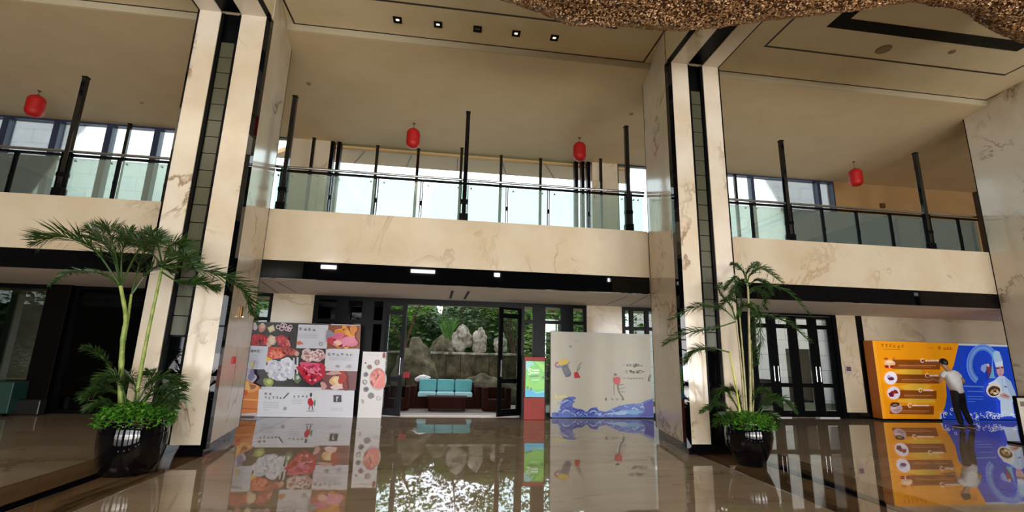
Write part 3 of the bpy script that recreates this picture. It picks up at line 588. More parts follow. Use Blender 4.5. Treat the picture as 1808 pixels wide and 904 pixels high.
pt.poly([(225, 255), (330, 262), (370, 330), (330, 350), (215, 370), (205, 330)], 'd9503f'); pt.blob(290, 320, 55, 36, 'ee8a72', .25, 6, .5); pt.blob(260, 290, 30, 18, 'f0a898', .25, 16, .5)
pt.blob(385, 290, 60, 42, 'a53a38', .2, 7, .6); pt.blob(430, 300, 36, 30, 'c2605c', .2, 8); pt.blob(463, 315, 20, 20, 'd8a898', .1, 8)
pt.poly([(205, 340), (250, 360), (235, 390), (200, 388)], 'e8c22c')
for i, (a, b, rx, ry, c) in enumerate(((320, 430, 120, 62, 'd5d8e6'), (370, 395, 62, 45, 'e6e8f2'), (250, 420, 60, 50, 'dcdfec'), (300, 500, 80, 46, 'c5c9da'), (390, 480, 55, 45, 'd6dae8'), (345, 450, 40, 20, 'f2f3fa'), (280, 400, 40, 16, 'b4b8cc'), (395, 430, 20, 34, 'f4f5fb'))): pt.blob(a, b, rx, ry, c, .3, i+20)
pt.blob(220, 560, 44, 40, '8fa04a', .15, 30); pt.blob(225, 555, 22, 22, 'c3cf7c', .15, 31)
pt.line([(438, 350), (436, 540)], 14, 'cfd2dc'); pt.line([(470, 345), (466, 520)], 16, 'cfd2dc'); pt.blob(470, 530, 32, 36, '5e7a58', .3, 33); pt.blob(472, 520, 16, 16, 'c8d2c4', .2, 34)
for a, b, rx, ry, c in ((550, 320, 52, 44, 'd9c6c6'), (640, 330, 66, 52, 'd2a9ac'), (560, 360, 46, 26, 'c59a98'), (620, 292, 34, 18, '4d2a30'), (660, 300, 34, 22, 'e4ccd0'), (555, 315, 12, 12, '9c7c7e'), (620, 360, 30, 20, 'e6cdd2')): pt.blob(a, b, rx, ry, c, .2, a)
pt.poly([(455, 430), (560, 395), (680, 392), (712, 430), (700, 520), (640, 560), (590, 585), (530, 540), (490, 480)], 'c71d3c')
pt.blob(585, 425, 100, 34, 'e05a86', .25, 40, .12); pt.blob(620, 460, 62, 26, 'ee86aa', .3, 41, .3); pt.blob(560, 510, 60, 26, 'e0243c', .2, 42, .6); pt.line([(520, 420), (560, 470), (640, 490)], 8, 'f3a9c0'); pt.line([(600, 410), (640, 450), (690, 470)], 7, 'a01034'); pt.blob(600, 545, 34, 22, '8c1026', .2, 43)
for (x0, y0, x1, y1, cols, n, sz, sd) in ((60, 150, 215, 245, ['c01828', '8a0c18', 'd83848'], 22, 15, 2), (285, 170, 400, 250, ['c2404a', '9a2430', 'e07a78'], 16, 14, 3), (225, 262, 345, 350, ['e8705a', 'f2a490', 'c8402e'], 20, 13, 4), (345, 262, 440, 325, ['8c2a2a', 'c05a54', 'd88a80'], 14, 12, 5),
        (215, 380, 420, 545, ['eef0f8', 'c9cdde', 'd8dbe8', 'f4f5fb', 'e2e4ef'], 70, 17, 6), (500, 400, 690, 560, ['e04a78', 'b01034', 'f09ab8', 'd82a50', '8c0a24'], 46, 15, 7), (505, 285, 700, 380, ['e6d2d2', 'b88a8c', 'f0e4e4', 'a0686c'], 34, 13, 8), (770, 500, 880, 610, ['f8e4b8', 'd89860', 'c04a30', 'fff0d0'], 26, 12, 9), (0, 560, 130, 670, ['f4c880', 'c86c2c', 'ffe0a8'], 18, 12, 10)):
    pt.texture(x0, y0, x1, y1, cols, n, sz, sd)
# flower-like cuts
pt.texture(735, 72, 1003, 270, ['e8a03a', 'd8852e', 'f0c45c'], 22, 42, 3); pt.texture(722, 150, 1000, 262, ['e07a96', 'd2557c', 'f0a6b8', 'c23a48', 'e88aa0'], 26, 34, 4); pt.blob(910, 205, 60, 36, 'e58aa8', .2, 3); pt.blob(820, 165, 52, 26, 'd9628c', .2, 5); pt.blob(760, 205, 30, 30, 'c22f44', .2, 6); pt.blob(820, 220, 30, 24, 'f0bfae', .2, 7)
pt.poly([(730, 112), (760, 112), (800, 150), (720, 190)], '8c8f9c')
# pink plate
pt.blob(820, 560, 64, 56, 'e8b884', .2, 3); pt.blob(825, 545, 46, 34, 'f6deb0', .2, 3); pt.blob(860, 520, 40, 50, 'b3382e', .25, 7); pt.blob(820, 600, 60, 22, 'f2d2d0', .2, 9); pt.blob(700, 590, 26, 34, 'd8a8a0', .3, 2); pt.blob(790, 480, 60, 18, 'd4a9a2', .3, 12); pt.blob(885, 590, 24, 40, '8a2a28', .2, 13)
# tub
pt.blob(60, 505, 60, 60, 'b9b4cc', .3, 3); pt.blob(85, 500, 28, 46, '7a76a0', .3, 4); pt.blob(20, 480, 30, 24, 'd8c8cc', .3, 5)
pt.poly([(-40, 560), (30, 530), (165, 600), (160, 640), (135, 820), (-60, 830)], 'd9813a'); pt.blob(40, 610, 110, 40, 'e8a85e', .08, 3); pt.blob(40, 600, 84, 26, '9c5226', .1, 3); pt.poly([(-20, 590), (10, 540), (60, 555), (80, 620), (30, 650)], 'f0bc70'); pt.blob(30, 645, 26, 24, 'd8501e', .2, 8); pt.line([(-50, 700), (150, 712)], 12, 'f2b46a'); pt.line([(-50, 780), (140, 788)], 10, 'b05c24'); pt.blob(20, 560, 20, 30, 'f6d9a0', .2, 9)
pt.poly([(150, 617), (966, 632), (950, 862), (133, 852)], 'e2e6f2'); pt.world([(-5.05, .003), (-4.37, .003), (-4.37, .03), (-5.05, .03)], '5a3420')
GK = '3a3a44'
pt.glyphs(505, 105, 4, 24, GK, 38, 1, 3); pt.glyphs(65, 290, 4, 26, GK, 27, 0, 4); pt.glyphs(748, 320, 6, 22, GK, 38, 1, 5); pt.glyphs(208, 655, 2, 26, GK, 38, 2, 6); pt.glyphs(208, 690, 5, 22, GK, 32, 0, 7); pt.glyphs(452, 680, 4, 20, GK, 36, 0, 8)
for i, (x0, y0, x1, n, st) in enumerate(((485, 145, 650, 3, 16), (50, 330, 145, 5, 14), (750, 350, 940, 2, 16), (190, 730, 320, 4, 14), (435, 710, 520, 3, 14), (190, 793, 240, 1, 14), (765, 780, 870, 2, 14))):
    for j in range(n): pt.line([(x0, y0+j*st), (x1, y0+j*st+1)], 3.2, 'b4b8c6')
pt.line([(360, 698), (408, 648)], 9, '4a4a54'); pt.poly([(470, 215), (500, 205), (535, 232), (480, 240)], 'cf6b4a'); pt.arc(680, 232, 13, 13, 0, 350, 5, '5c7454'); pt.blob(375, 782, 16, 16, 'a8acb8', .1, 2); pt.blob(920, 425, 15, 15, 'aeb2be', .1, 2); pt.blob(822, 422, 20, 8, '9a9c98', .3, 2)
pt.blob(95, 410, 14, 26, 'd6c074', .4, 3); pt.line([(120, 370), (100, 440)], 7, '8a8a80')
pt.rect(788, 668, 856, 728, '3b3440'); pt.poly([(812, 680), (835, 680), (820, 700), (820, 722), (812, 722)], 'd8d4dc')
pt.poly([(575, 700), (600, 690), (618, 730), (612, 760), (585, 762), (568, 735)], 'c9283a'); pt.blob(597, 665, 9, 20, '3b4a40', .2, 3); pt.blob(628, 735, 8, 26, '5f8a6e', .3, 4); pt.line([(585, 762), (580, 790)], 7, '5a3a3a'); pt.line([(608, 762), (612, 795)], 7, '5a3a3a'); pt.line([(562, 803), (626, 803)], 8, 'a4a4a4')
pt.build('print', INK, t)
# narrow standing poster
t = thing('narrow_poster_stand', 'narrow white standing poster with a round dish of sliced pink meat', 'standing poster', (-1.8, 11.9, 0))
YS = 11.9; B(-2.06, -1.50, YS, YS+.03, .0, 1.55).build('panel', mat('white_board_edge', 'd6d6dc', .4), t); B(-2.0, -1.56, YS+.03, YS+.28, 0, .03).build('foot', BLACKF, t); 
pt = Paint(YS, fz); pt.world([(-2.058, .003), (-1.502, .003), (-1.502, 1.548), (-2.058, 1.548)], 'e8e6ea')
for i, (x, y, r) in enumerate(((1152, 390, 24), (1087, 430, 22), (1055, 495, 22), (1046, 560, 22), (1057, 622, 24), (1100, 677, 28), (1165, 700, 22))):
    pt.blob(x, y, r, r, '8f8a8e' if i < 6 else 'c4c2c4', .08, i); pt.blob(x+2, y-2, r*.6, r*.6, ('c9a0a0', '9a5a58', '6d6a70', 'd6d2d6', '5e5a5e', '8a8a8a', 'dcdad8')[i], .3, i+3)
pt.blob(1160, 535, 76, 98, 'c9c6ca', .02, 3); pt.blob(1160, 528, 66, 86, 'd2756e', .05, 3)
for i in range(16): pt.blob(1120+R.uniform(-14, 72), 525+R.uniform(-62, 62), 22, 14, R.choice(['e88a84', 'f0a8a0', 'b8444a', '7d8a5a', 'ee9c94']), .3, i, .9)
pt.poly([(1110, 600), (1190, 470), (1222, 480), (1222, 600), (1170, 618)], 'ee8c86'); pt.line([(1125, 600), (1200, 490)], 6, 'f6b6ae')
pt.blob(1213, 330, 14, 24, '8c2434', .1, 2); pt.line([(1060, 325), (1180, 328)], 4, 'c9c6c2'); pt.blob(1055, 395, 8, 8, '8a4a4a', .2, 1); pt.blob(1030, 725, 12, 20, 'b9b4b4', .3, 4)
pt.build('print', INK, t)

# kiosk
YK = 11.72; ka, kb = P(924, 627, YK), P(961, 628, YK); kx0, kx1 = 1.94, 2.47
t = thing('advertising_kiosk', 'red upright advertising kiosk with a bright green and blue screen', 'kiosk', (2.2, 11.9, 0))
RW = mottled('red_wood_laminate', '9a1f0e', 'aa2812', 8, .5)
B(kx0, kx1, YK, YK+.22, 0, 1.52).build('cabinet', RW, t, bevel=.01); B(kx0-.05, kx0, YK+.03, YK+.2, 0, 1.5).build('side_trim', BLACKF, t); B(kx1, kx1+.03, YK+.03, YK+.2, 0, 1.5).build('side_trim', BLACKF, t)
kz = lambda x, y: (915+x/6.95, 615+y/6.95); pt = Paint(YK-.008, kz)
sc = [(65, 155), (322, 155), (348, 600), (92, 605)]; s = [pt.pt(*p) for p in sc]; X0, X1, Z0, Z1 = kx0+.03, kx1-.015, s[2][1], s[0][1]
B(X0-.012, X1+.012, YK-.008, YK+.01, Z0-.012, Z1+.012).build('screen_bezel', BLACKF, t)
def uv(u, v): return (X0+(X1-X0)*u, Z1-(Z1-Z0)*v)
pt.world([uv(0, 0), uv(1, 0), uv(1, 1), uv(0, 1)], '62c53c')
pt.world([uv(0, 0), uv(.34, 0), uv(.5, .14), uv(.28, .12), uv(.12, .26), uv(0, .22)], '8ed6cf'); pt.world([uv(.5, 0), uv(1, .1), uv(1, .3), uv(.8, .2)], '8fdd4e'); pt.world([uv(0, .5), uv(.5, .62), uv(1, .5), uv(1, .75), uv(.5, .8), uv(0, .72)], '7bd04a')
pt.world([uv(0, .8), uv(.3, .78), uv(.6, .84), uv(1, .8), uv(1, 1), uv(0, 1)], '3fb4e0'); pt.world([uv(.3, .8), uv(.6, .86), uv(1, .82), uv(1, .86), uv(.6, .9)], '7fe0c0')
for x, y in ((.12, .74), (.3, .78), (.92, .45)): pt.world([uv(x-.06, y-.03), uv(x+.03, y-.04), uv(x+.06, y+.03), uv(x-.03, y+.04)], '24502a')
pt.world([uv(.2, .41), uv(.7, .39), uv(.68, .43), uv(.25, .45)], '3c6a34')
for j in range(2):
    for i in range(6): a = .34+i*.065; pt.world([uv(a, .23+j*.07), uv(a+.05, .23+j*.07), uv(a+.05, .275+j*.07), uv(a, .28+j*.07)], 'f4fbf0'); pt.k -= 1
pt.k += 1
for y in (.5, .53): pt.world([uv(.3, y), uv(.75, y-.01), uv(.75, y+.004), uv(.3, y+.012)], 'c9efb8')
# big S, as on the screen
S = [(.3, .235), (.24, .215), (.16, .225), (.14, .26), (.2, .285), (.27, .305), (.28, .345), (.2, .37), (.11, .355)]
pts = [uv(*p) for p in S]; L_, R_ = [], []
for i, p in enumerate(pts):
    a = Vector(pts[max(0, i-1)]); b = Vector(pts[min(len(pts)-1, i+1)]); d = (b-a).normalized(); n = Vector((-d.y, d.x))*.011; L_.append(tuple(Vector(p)+n)); R_.append(tuple(Vector(p)-n))
pt.world(L_+R_[::-1], 'ffffff')
pt.build('screen', SCR, t)

# white wave board
YW = 12.05; wz = lambda x, y: (900+x/5.022, 570+y/5.022)
t = thing('wave_board', 'large white display board with a painted blue wave along its bottom', 'display board', (4.1, YW, 0))
WB = mottled('off_white_board', 'd6d3c4', 'dcd9cc', .8, .45); B(2.69, 5.45, YW, YW+.1, .03, 2.17).build('panel', WB, t); B(2.69, 5.45, YW+.01, YW+.09, 0, .03).build('bottom_rail', BLACKF, t); B(2.68, 5.46, YW-.004, YW+.1, 2.17, 2.19).build('top_rail', mat('white_board_edge', 'd6d6dc', .4), t)
pt = Paint(YW, wz)
def clampx(s_): return s_
wave = [(370, 795), (400, 800), (430, 790), (450, 740), (480, 690), (520, 655), (575, 655), (592, 672), (560, 685), (580, 700), (560, 715), (555, 745), (590, 760), (640, 765), (680, 790), (720, 755), (770, 745), (790, 775), (850, 790), (900, 765), (960, 740), (1040, 722), (1110, 716), (1160, 715), (1200, 690), (1240, 678), (1268, 670)]
base = [(1276, 838), (372, 840)]
pt.poly(wave+base, '5f79c8')
r = random.Random(11)
for i in range(60):
    x = r.uniform(400, 1240); top = 760 if x < 430 else (700 if x < 560 else (785 if x < 900 else 740 - (x-900)*.12)); y = r.uniform(top+14, 825); l = r.uniform(20, 60)
    pt.k = 3+i % 7; pt.line([(x-l*.5, y), (x-l*.2, y-r.uniform(4, 16)), (x+l*.15, y-r.uniform(0, 10)), (x+l*.5 if x < 1200 else x+20, min(832, y+r.uniform(2, 14)))], r.uniform(5, 13), r.choice(['3a45b0', '8fb4e6', '2e3a9c', 'b7d0f0', '4a63c4', '7d9bdc', '5a4fc0']))
pt.k = 12
pt.poly([(1180, 720), (1265, 680), (1272, 830), (1150, 832), (1200, 780)], '3d38a8'); pt.blob(1080, 790, 90, 22, '7fb0e0', .3, 8); pt.blob(980, 800, 60, 18, 'a6c8ec', .3, 9)
for (cx, cy, rr) in ((510, 700, 44), (500, 790, 50), (740, 790, 40), (620, 800, 36)): pt.arc(cx, cy, rr, rr*.7, 180, 340, 9, '2f37a0', 12); pt.arc(cx, cy+8, rr*.65, rr*.45, 180, 340, 8, 'c3d6f2', 12)
for p_ in ([(560, 760), (620, 790), (680, 830)], [(450, 760), (480, 720), (530, 690)]): pt.line(p_, 10, '353aa4')
# figures
pt.arc(425, 372, 20, 20, 60, 300, 12, 'b5384a', 12); pt.poly([(430, 360), (440, 320), (470, 345), (480, 300), (500, 340), (520, 320), (510, 375), (450, 380)], 'e3c04a'); pt.poly([(455, 380), (510, 365), (545, 450), (535, 475), (495, 482), (470, 430)], '5d6172')
for i in range(4): pt.line([(478+i*6, 408+i*16), (520+i*5, 396+i*16)], 5, '9296a4')
pt.blob(440, 388, 22, 12, '7d86b0', .3, 2); pt.line([(505, 385), (528, 345)], 8, '7c86a6'); pt.poly([(568, 440), (600, 432), (625, 488), (570, 490)], 'c22534'); pt.line([(595, 430), (605, 385), (635, 350)], 12, '9aa294'); pt.line([(605, 425), (625, 385)], 8, '7d8a78'); pt.line([(590, 420), (580, 350), (600, 320)], 5, 'cfc9ac')
pt.blob(538, 210, 16, 10, '9da39a', .4, 3); pt.blob(590, 165, 22, 10, 'c2c4bb', .4, 5); pt.poly([(395, 650), (410, 630), (425, 660), (445, 640), (500, 640), (500, 665), (400, 670)], 'dedc9c')
pt.blob(934, 458, 12, 10, '56383a', .1, 2); pt.poly([(912, 488), (965, 478), (978, 500), (968, 545), (930, 545), (915, 515)], 'c92238'); pt.line([(925, 545), (925, 640)], 6, 'b4a8a4'); pt.line([(955, 545), (965, 610), (1003, 665)], 9, '6a6a64'); pt.line([(960, 585), (1020, 575)], 6, '8a8a84'); pt.line([(962, 610), (1020, 612)], 6, '8a8a84'); pt.line([(965, 550), (1003, 545)], 7, 'a07d80'); pt.line([(912, 490), (850, 455)], 4, 'dccdb4')
for x in (850, 910, 950, 1000): pt.blob(x, 676, 9, 12, '5c5c54' if x in (850, 1000) else 'a09e96', .3, x)
pt.glyphs(1040, 377, 2, 22, '4a4a4a', 24, 0, 21); pt.glyphs(1100, 377, 2, 30, '3a3a3a', 22, 0, 22); pt.glyphs(1145, 377, 2, 18, '6a6a6a', 20, 0, 23); pt.glyphs(1028, 433, 1, 20, '5a5a5a', 20, 0, 24); pt.glyphs(1070, 434, 2, 28, '3a3a3a', 24, 0, 25); pt.glyphs(1125, 434, 2, 28, '3a3a3a', 24, 0, 26); pt.glyphs(1175, 434, 1, 20, '5a5a5a', 20, 0, 27); pt.glyphs(1045, 493, 6, 16, '8a8a88', 25, 0, 28); pt.glyphs(1005, 370, 1, 14, '8a8a88', 20, 0, 29); pt.glyphs(1010, 490, 1, 14, '8a8a88', 20, 0, 30)
pt.line([(1248, 455), (1236, 520)], 8, '8a8f8e'); pt.line([(1240, 480), (1228, 515)], 8, '9da2a0')
pt.build('print', INK, t)

# orange and blue light box
YA = 11.92; az = lambda x, y: (1520+x/5.02, 580+y/5.02)
t = thing('advert_light_box', 'wide orange and blue light box advert showing a chef, standing on the floor', 'light box', (14.5, YA, 0))
ax0 = P(1549, 680, YA).x; ax0 = 12.15
OR = mat('orange_box_side', 'b06018', .4)
B(ax0, 17.1, YA, YA+.3, .05, 2.2).build('box', OR, t); B(ax0+.03, 17.07, YA+.02, YA+.28, 0, .05).build('base_rail', BLACKF, t)
pt = Paint(YA, az); ZT = 2.198
def A(x, z): return (x, z)
pt.world([(ax0, .052), (17.1, .052), (17.1, ZT), (ax0, ZT)], 'c9d4dc')
pt.world([(14.05, .052), (16.75, .052), (16.8, 2.14), (14.05, 2.14)], '1c46c8')
pb = [pt.pt(865, 118), pt.pt(820, 330), pt.pt(750, 480), pt.pt(760, 600), pt.pt(745, 690), pt.pt(690, 800)]
pt.world([(ax0, .052), (pb[5][0], .052)]+pb[::-1][1:-1]+[(pb[0][0], ZT), (ax0, ZT)], 'ee9a12')
pt.world([(ax0, .052), (ax0+.1, .052), (ax0+.1, ZT), (ax0, ZT)], 'f0a428')
for cx, cy, rx, ry in ((430, 385, 130, 26), (480, 520, 150, 26), (500, 640, 150, 26)): pt.blob(cx, cy, rx, ry, 'e8b83c', .2, cx)
pt.glyphs(190, 152, 6, 28, '9a5a10', 35, 1, 31); pt.line([(195, 184), (350, 188)], 5, 'a8661a'); pt.glyphs(590, 172, 3, 14, 'c07a14', 18, 0, 32); pt.glyphs(690, 172, 1, 34, '8f5410', 30, 0, 33); pt.glyphs(740, 176, 3, 28, '96590f', 27, 1, 34)
BR = '8c4a16'
rows = [(275, 275, 700, 360, 525, 280), (300, 405, 690, 485, 565, 412), (320, 545, 665, 620, 505, 542), (250, 680, 640, 758, 410, 676)]
for i, (x0, y0, x1, y1, tx, ty) in enumerate(rows):
    pt.poly([(x0, y0), (x1, y0+6), (x1-2, y1+4), (x0, y1-2)], BR)
    pt.line([(x0+55, (y0+y1)/2+8), (x1-40, (y0+y1)/2+12)], 6, 'c98a52'); pt.line([(x0+55, (y0+y1)/2+22), (x1-80, (y0+y1)/2+25)], 4, 'b87440')
    # the white heading: a capital then small letters, blurred past reading
    nn = (10, 6, 7, 11)[i]; pt.arc(tx+16, ty+4, 15, 17, 40, 320, 7, 'f4e9e0', 12); k0 = pt.k; rr = random.Random(i+90)
    for j in range(nn):
        x = tx+40+j*(13.5); h = rr.choice([8, 8, 13]); pt.k = k0+1; pt.line([(x, ty+14-h*1.5), (x, ty+14)], 4.5, 'f4e9e0'); pt.k = k0+1; pt.arc(x+5, ty+8, 5, 6, 180, 400, 3.5, 'f4e9e0', 6)
    pt.k = k0+2
for i, (cx, cy) in enumerate(((245, 305), (255, 438), (280, 570), (300, 695))):
    if i == 0:
        pt.blob(cx, cy+6, 48, 34, 'e9bb8c', .1, 3); pt.blob(215, 268, 18, 12, 'b4552a', .3, 4); pt.poly([(200, 325), (290, 325), (270, 350), (210, 350)], '8c1c1c'); pt.blob(245, 295, 34, 14, 'f4d9b4', .2, 5); pt.blob(285, 265, 12, 12, 'c87a3a', .3, 6); pt.poly([(234, 325), (252, 325), (248, 352), (238, 352)], 'e8a890')
    elif i == 3:
        pt.blob(cx, cy+8, 54, 50, 'c9a5ac', .05, 3); pt.blob(290, 672, 40, 20, '3b2a1c', .1, 4); pt.blob(290, 676, 24, 9, '9a7a5c', .2, 5); pt.blob(310, 720, 34, 12, 'ab8f8c', .3, 6); pt.blob(280, 705, 24, 10, 'd8c2c4', .3, 7)
    else:
        pt.blob(cx, cy, 58, 58, 'e9e2ec', .02, 3)
        if i == 1: pt.blob(256, 446, 30, 13, '5a2848', .25, 4); pt.blob(262, 436, 14, 10, '6c3456', .2, 6); pt.blob(235, 425, 16, 12, 'b4a8d4', .3, 5)
        else: pt.blob(262, 580, 28, 24, '7c1c30', .25, 4); pt.blob(295, 560, 22, 18, '8c2434', .25, 5); pt.blob(258, 585, 10, 8, '3c1c5c', .2, 6); pt.blob(285, 575, 9, 8, 'd05a3a', .2, 7)
# brush swirl
for k_, (rx, ry, w, c) in enumerate(((128, 165, 34, '4f7fe0'), (112, 150, 22, '7aa2ea'), (96, 132, 12, '5585e0'), (138, 176, 6, '8fb2f0'))): pt.arc(1065, 320, rx, ry, 115, 330, w, c, 24)
pt.arc(1150, 300, 90, 110, 280, 380, 6, '4f7fe0', 14)
pt.blob(1075, 350, 30, 34, '8aa8ea', .25, 3); pt.blob(1118, 360, 22, 48, '7d3a52', .3, 4); pt.blob(1120, 420, 14, 26, '5c3a70', .3, 6); pt.blob(1110, 325, 12, 14, 'd8c0cc', .3, 5)
pt.poly([(1150, 220), (1170, 205), (1150, 300), (1165, 420), (1180, 440), (1120, 440), (1140, 380)], '6fb0d8')
# chef figure
pt.poly([(1155, 215), (1180, 195), (1210, 205), (1235, 290), (1240, 330), (1178, 345), (1160, 280)], 'a9cdee'); pt.poly([(1172, 300), (1238, 285), (1242, 328), (1180, 342)], 'cfe0f4')
pt.poly([(1180, 340), (1245, 328), (1250, 390), (1232, 425), (1205, 425), (1186, 390)], 'c9a0a8'); pt.line([(1180, 352), (1212, 350)], 12, '5a3a5c'); pt.line([(1222, 348), (1248, 345)], 12, '5a3a5c'); pt.line([(1205, 408), (1228, 404)], 6, 'c0405c'); pt.line([(1216, 360), (1216, 388)], 5, 'a97c84')
pt.poly([(1200, 425), (1250, 420), (1310, 470), (1345, 560), (1362, 620), (1335, 650), (1300, 640), (1325, 700), (1340, 775), (1222, 775), (1215, 640), (1130, 560), (1110, 485), (1160, 460)], 'bcd3ee')
pt.poly([(1110, 485), (1180, 455), (1215, 500), (1200, 560), (1140, 545)], 'd2e2f4'); pt.poly([(1250, 430), (1310, 470), (1355, 600), (1340, 640), (1290, 560)], 'a4bfe2'); pt.line([(1250, 510), (1275, 520)], 9, '2c4a8c'); pt.line([(1232, 440), (1240, 560)], 4, '8aa8d4'); pt.poly([(1222, 640), (1320, 640), (1340, 775), (1222, 775)], 'c6d8ee')
pt.blob(1158, 545, 68, 64, 'e6ddd4', .02, 4); pt.blob(1160, 552, 52, 46, '4a342c', .06, 5); pt.blob(1140, 560, 14, 16, 'c9a86a', .3, 6); pt.blob(1168, 574, 16, 12, 'ecdcb8', .2, 7); pt.blob(1165, 540, 18, 10, '9c7a4c', .3, 8); pt.blob(1190, 560, 12, 18, 'd8c09a', .3, 9)
pt.poly([(1210, 580), (1250, 570), (1300, 600), (1285, 625), (1240, 612), (1215, 605)], 'c69a94'); pt.line([(1240, 588), (1285, 602)], 6, '6a4a4c')
pt.line([(890, 508), (1065, 516)], 9, '6f9ad8'); pt.k += 1
for j, y in enumerate((555, 600, 622, 645)): pt.line([(920, y), (1060 if j < 3 else 990, y+3)], 5, '6d92e4')
r = random.Random(4)
for (x0, x1, yy, n) in ((690, 800, 745, 9), (940, 1100, 775, 14), (1100, 1270, 765, 22), (1300, 1385, 765, 9)):
    for i in range(n): x = r.uniform(x0, x1); y = yy+r.uniform(-22, 26) - ((x-690)*.25 - 14 if x < 800 else 0)*1; pt.arc(x, y, r.uniform(8, 18), r.uniform(8, 14), r.uniform(0, 180), r.uniform(200, 380), 5, r.choice(['dfe9fa', 'c3d6f6', 'f3f7ff']), 8); pt.k -= .8
pt.k = int(pt.k)+1; pt.line([(700, 812), (1385, 822)], 14, '2452c8')
pt.build('print', LIT, t)

# sign stand at the right edge
t = thing('sign_stand', 'pale sign panel on a black stand at the right edge of the photo', 'sign stand', (12.15, 8.55, 0))
B(11.9, 12.9, 8.5, 8.53, .1, .93).build('panel', mat('pale_panel', 'c9c4b6', .4), t); B(11.86, 12.94, 8.49, 8.54, .93, .97).build('top_frame', BLACKF, t); B(11.86, 11.9, 8.49, 8.54, .04, .93).build('side_frame', BLACKF, t); B(12.9, 12.94, 8.49, 8.54, .04, .93).build('side_frame', BLACKF, t); B(11.74, 13.0, 8.35, 8.7, 0, .04).build('foot', BLACKF, t)
B(11.97, 12.12, 8.494, 8.501, .76, .86).build('badge', mat('grey_badge', '6f6a62', .5), t)

# ------------------------------------------------------------------ chandelier of shell chips
t = thing('shell_chandelier', 'huge cloud-shaped ceiling sculpture covered in golden brown shell chips', 'chandelier', (4, 3.5, 7))
edge = [(-.9, 3.2), (-.2, 5.0), (.22, 5.75), (.93, 6.0), (1.58, 6.18), (2.46, 6.08), (3.19, 6.08), (3.9, 5.85), (4.47, 5.62), (5.01, 5.42), (5.5, 5.2), (5.85, 5.05), (6.25, 4.96), (6.7, 5.0), (7.05, 5.0), (7.5, 5.05), (7.85, 5.15), (8.25, 5.28), (8.75, 5.42), (9.6, 5.4), (10.3, 4.9), (10.6, 3.4)]
def yfar(x):
    for (a, ya), (b, yb) in zip(edge, edge[1:]):
        if a <= x <= b: k = (x-a)/(b-a); return ya+(yb-ya)*k
    return 3
def zbot(x, y):
    e = yfar(x)-y; r = .55; z = 6.6-.12
    if e < r: z += r-math.sqrt(max(0, r*r-(r-e)**2)) if e > 0 else r
    return z*1.0-.12*min(1, max(0, e)/1.2)+.10*noise.noise(Vector((x*.8, y*.8, 3)))+.05*noise.noise(Vector((x*2.3, y*2.3, 1)))
m = MB(); nx, ny = 90, 40; xs = [-.9+11.5*i/nx for i in range(nx+1)]; vs = []; fs = []
for x in xs:
    for j in range(ny+1):
        y = .5+(yfar(x)-.5)*(1-(1-j/ny)**1.6); vs.append((x, y, zbot(x, y)))
for i in range(nx):
    for j in range(ny): a = i*(ny+1)+j; fs.append((a, a+1, a+ny+2, a+ny+1))
nb = len(vs); vs += [(v[0], v[1], 7.25) for v in vs]
fs += [tuple(nb+k_ for k_ in f[::-1]) for f in fs]
for i in range(nx): a = i*(ny+1)+ny; b = a+ny+1; fs.append((a, nb+a, nb+b, b)); a = i*(ny+1); b = a+ny+1; fs.append((b, nb+b, nb+a, a))
for j in range(ny): fs.append((j+1, nb+j+1, nb+j, j)); a = nx*(ny+1)+j; fs.append((a, nb+a, nb+a+1, a+1))
m.add(vs, fs); m.build('cloud_body', mat('dark_net_body', '5a3a1e', .8), t, True)
m = MB(); r = random.Random(9)
for _ in range(42000):
    x = r.uniform(-.85, 10.5); yf = yfar(x); y = yf-(r.random()**1.5)*(yf-2.0)+.0
    e = yf-y
    z = zbot(x, y)-.01; n = Vector((r.gauss(0, .45), r.gauss(.0, .45)+(.9 if e < .25 else 0), -1)).normalized()
    if e < .03 and r.random() < .6: z = r.uniform(z, z+.45)
    a = n.orthogonal().normalized(); a = (Matrix.Rotation(r.uniform(0, 6.28), 3, n) @ a); b = n.cross(a); s = r.uniform(.016, .03); p = Vector((x, y, z))+n*r.uniform(0, .02)
    m.add([p-a*s, p-b*s*.6+n*s*.35, p+a*s, p+b*s*.6+n*s*.35], [(0, 1, 2, 3)])
o = m.build('shell_chips', island('shell_chips', ['8a5f36', 'b08556', 'c9a274', 'dcb98e', '986c40', 'c09468'], .35, .1), t); o['kind'] = 'stuff'
m = MB()
for x in (.5, 3, 5.5, 8.5):
    for y in (1.5, 4): m.tube([(x, y, 7.24), (x, y, ZC-.012)], .008, 6)
m.build('hanging_wires', STEEL, t)

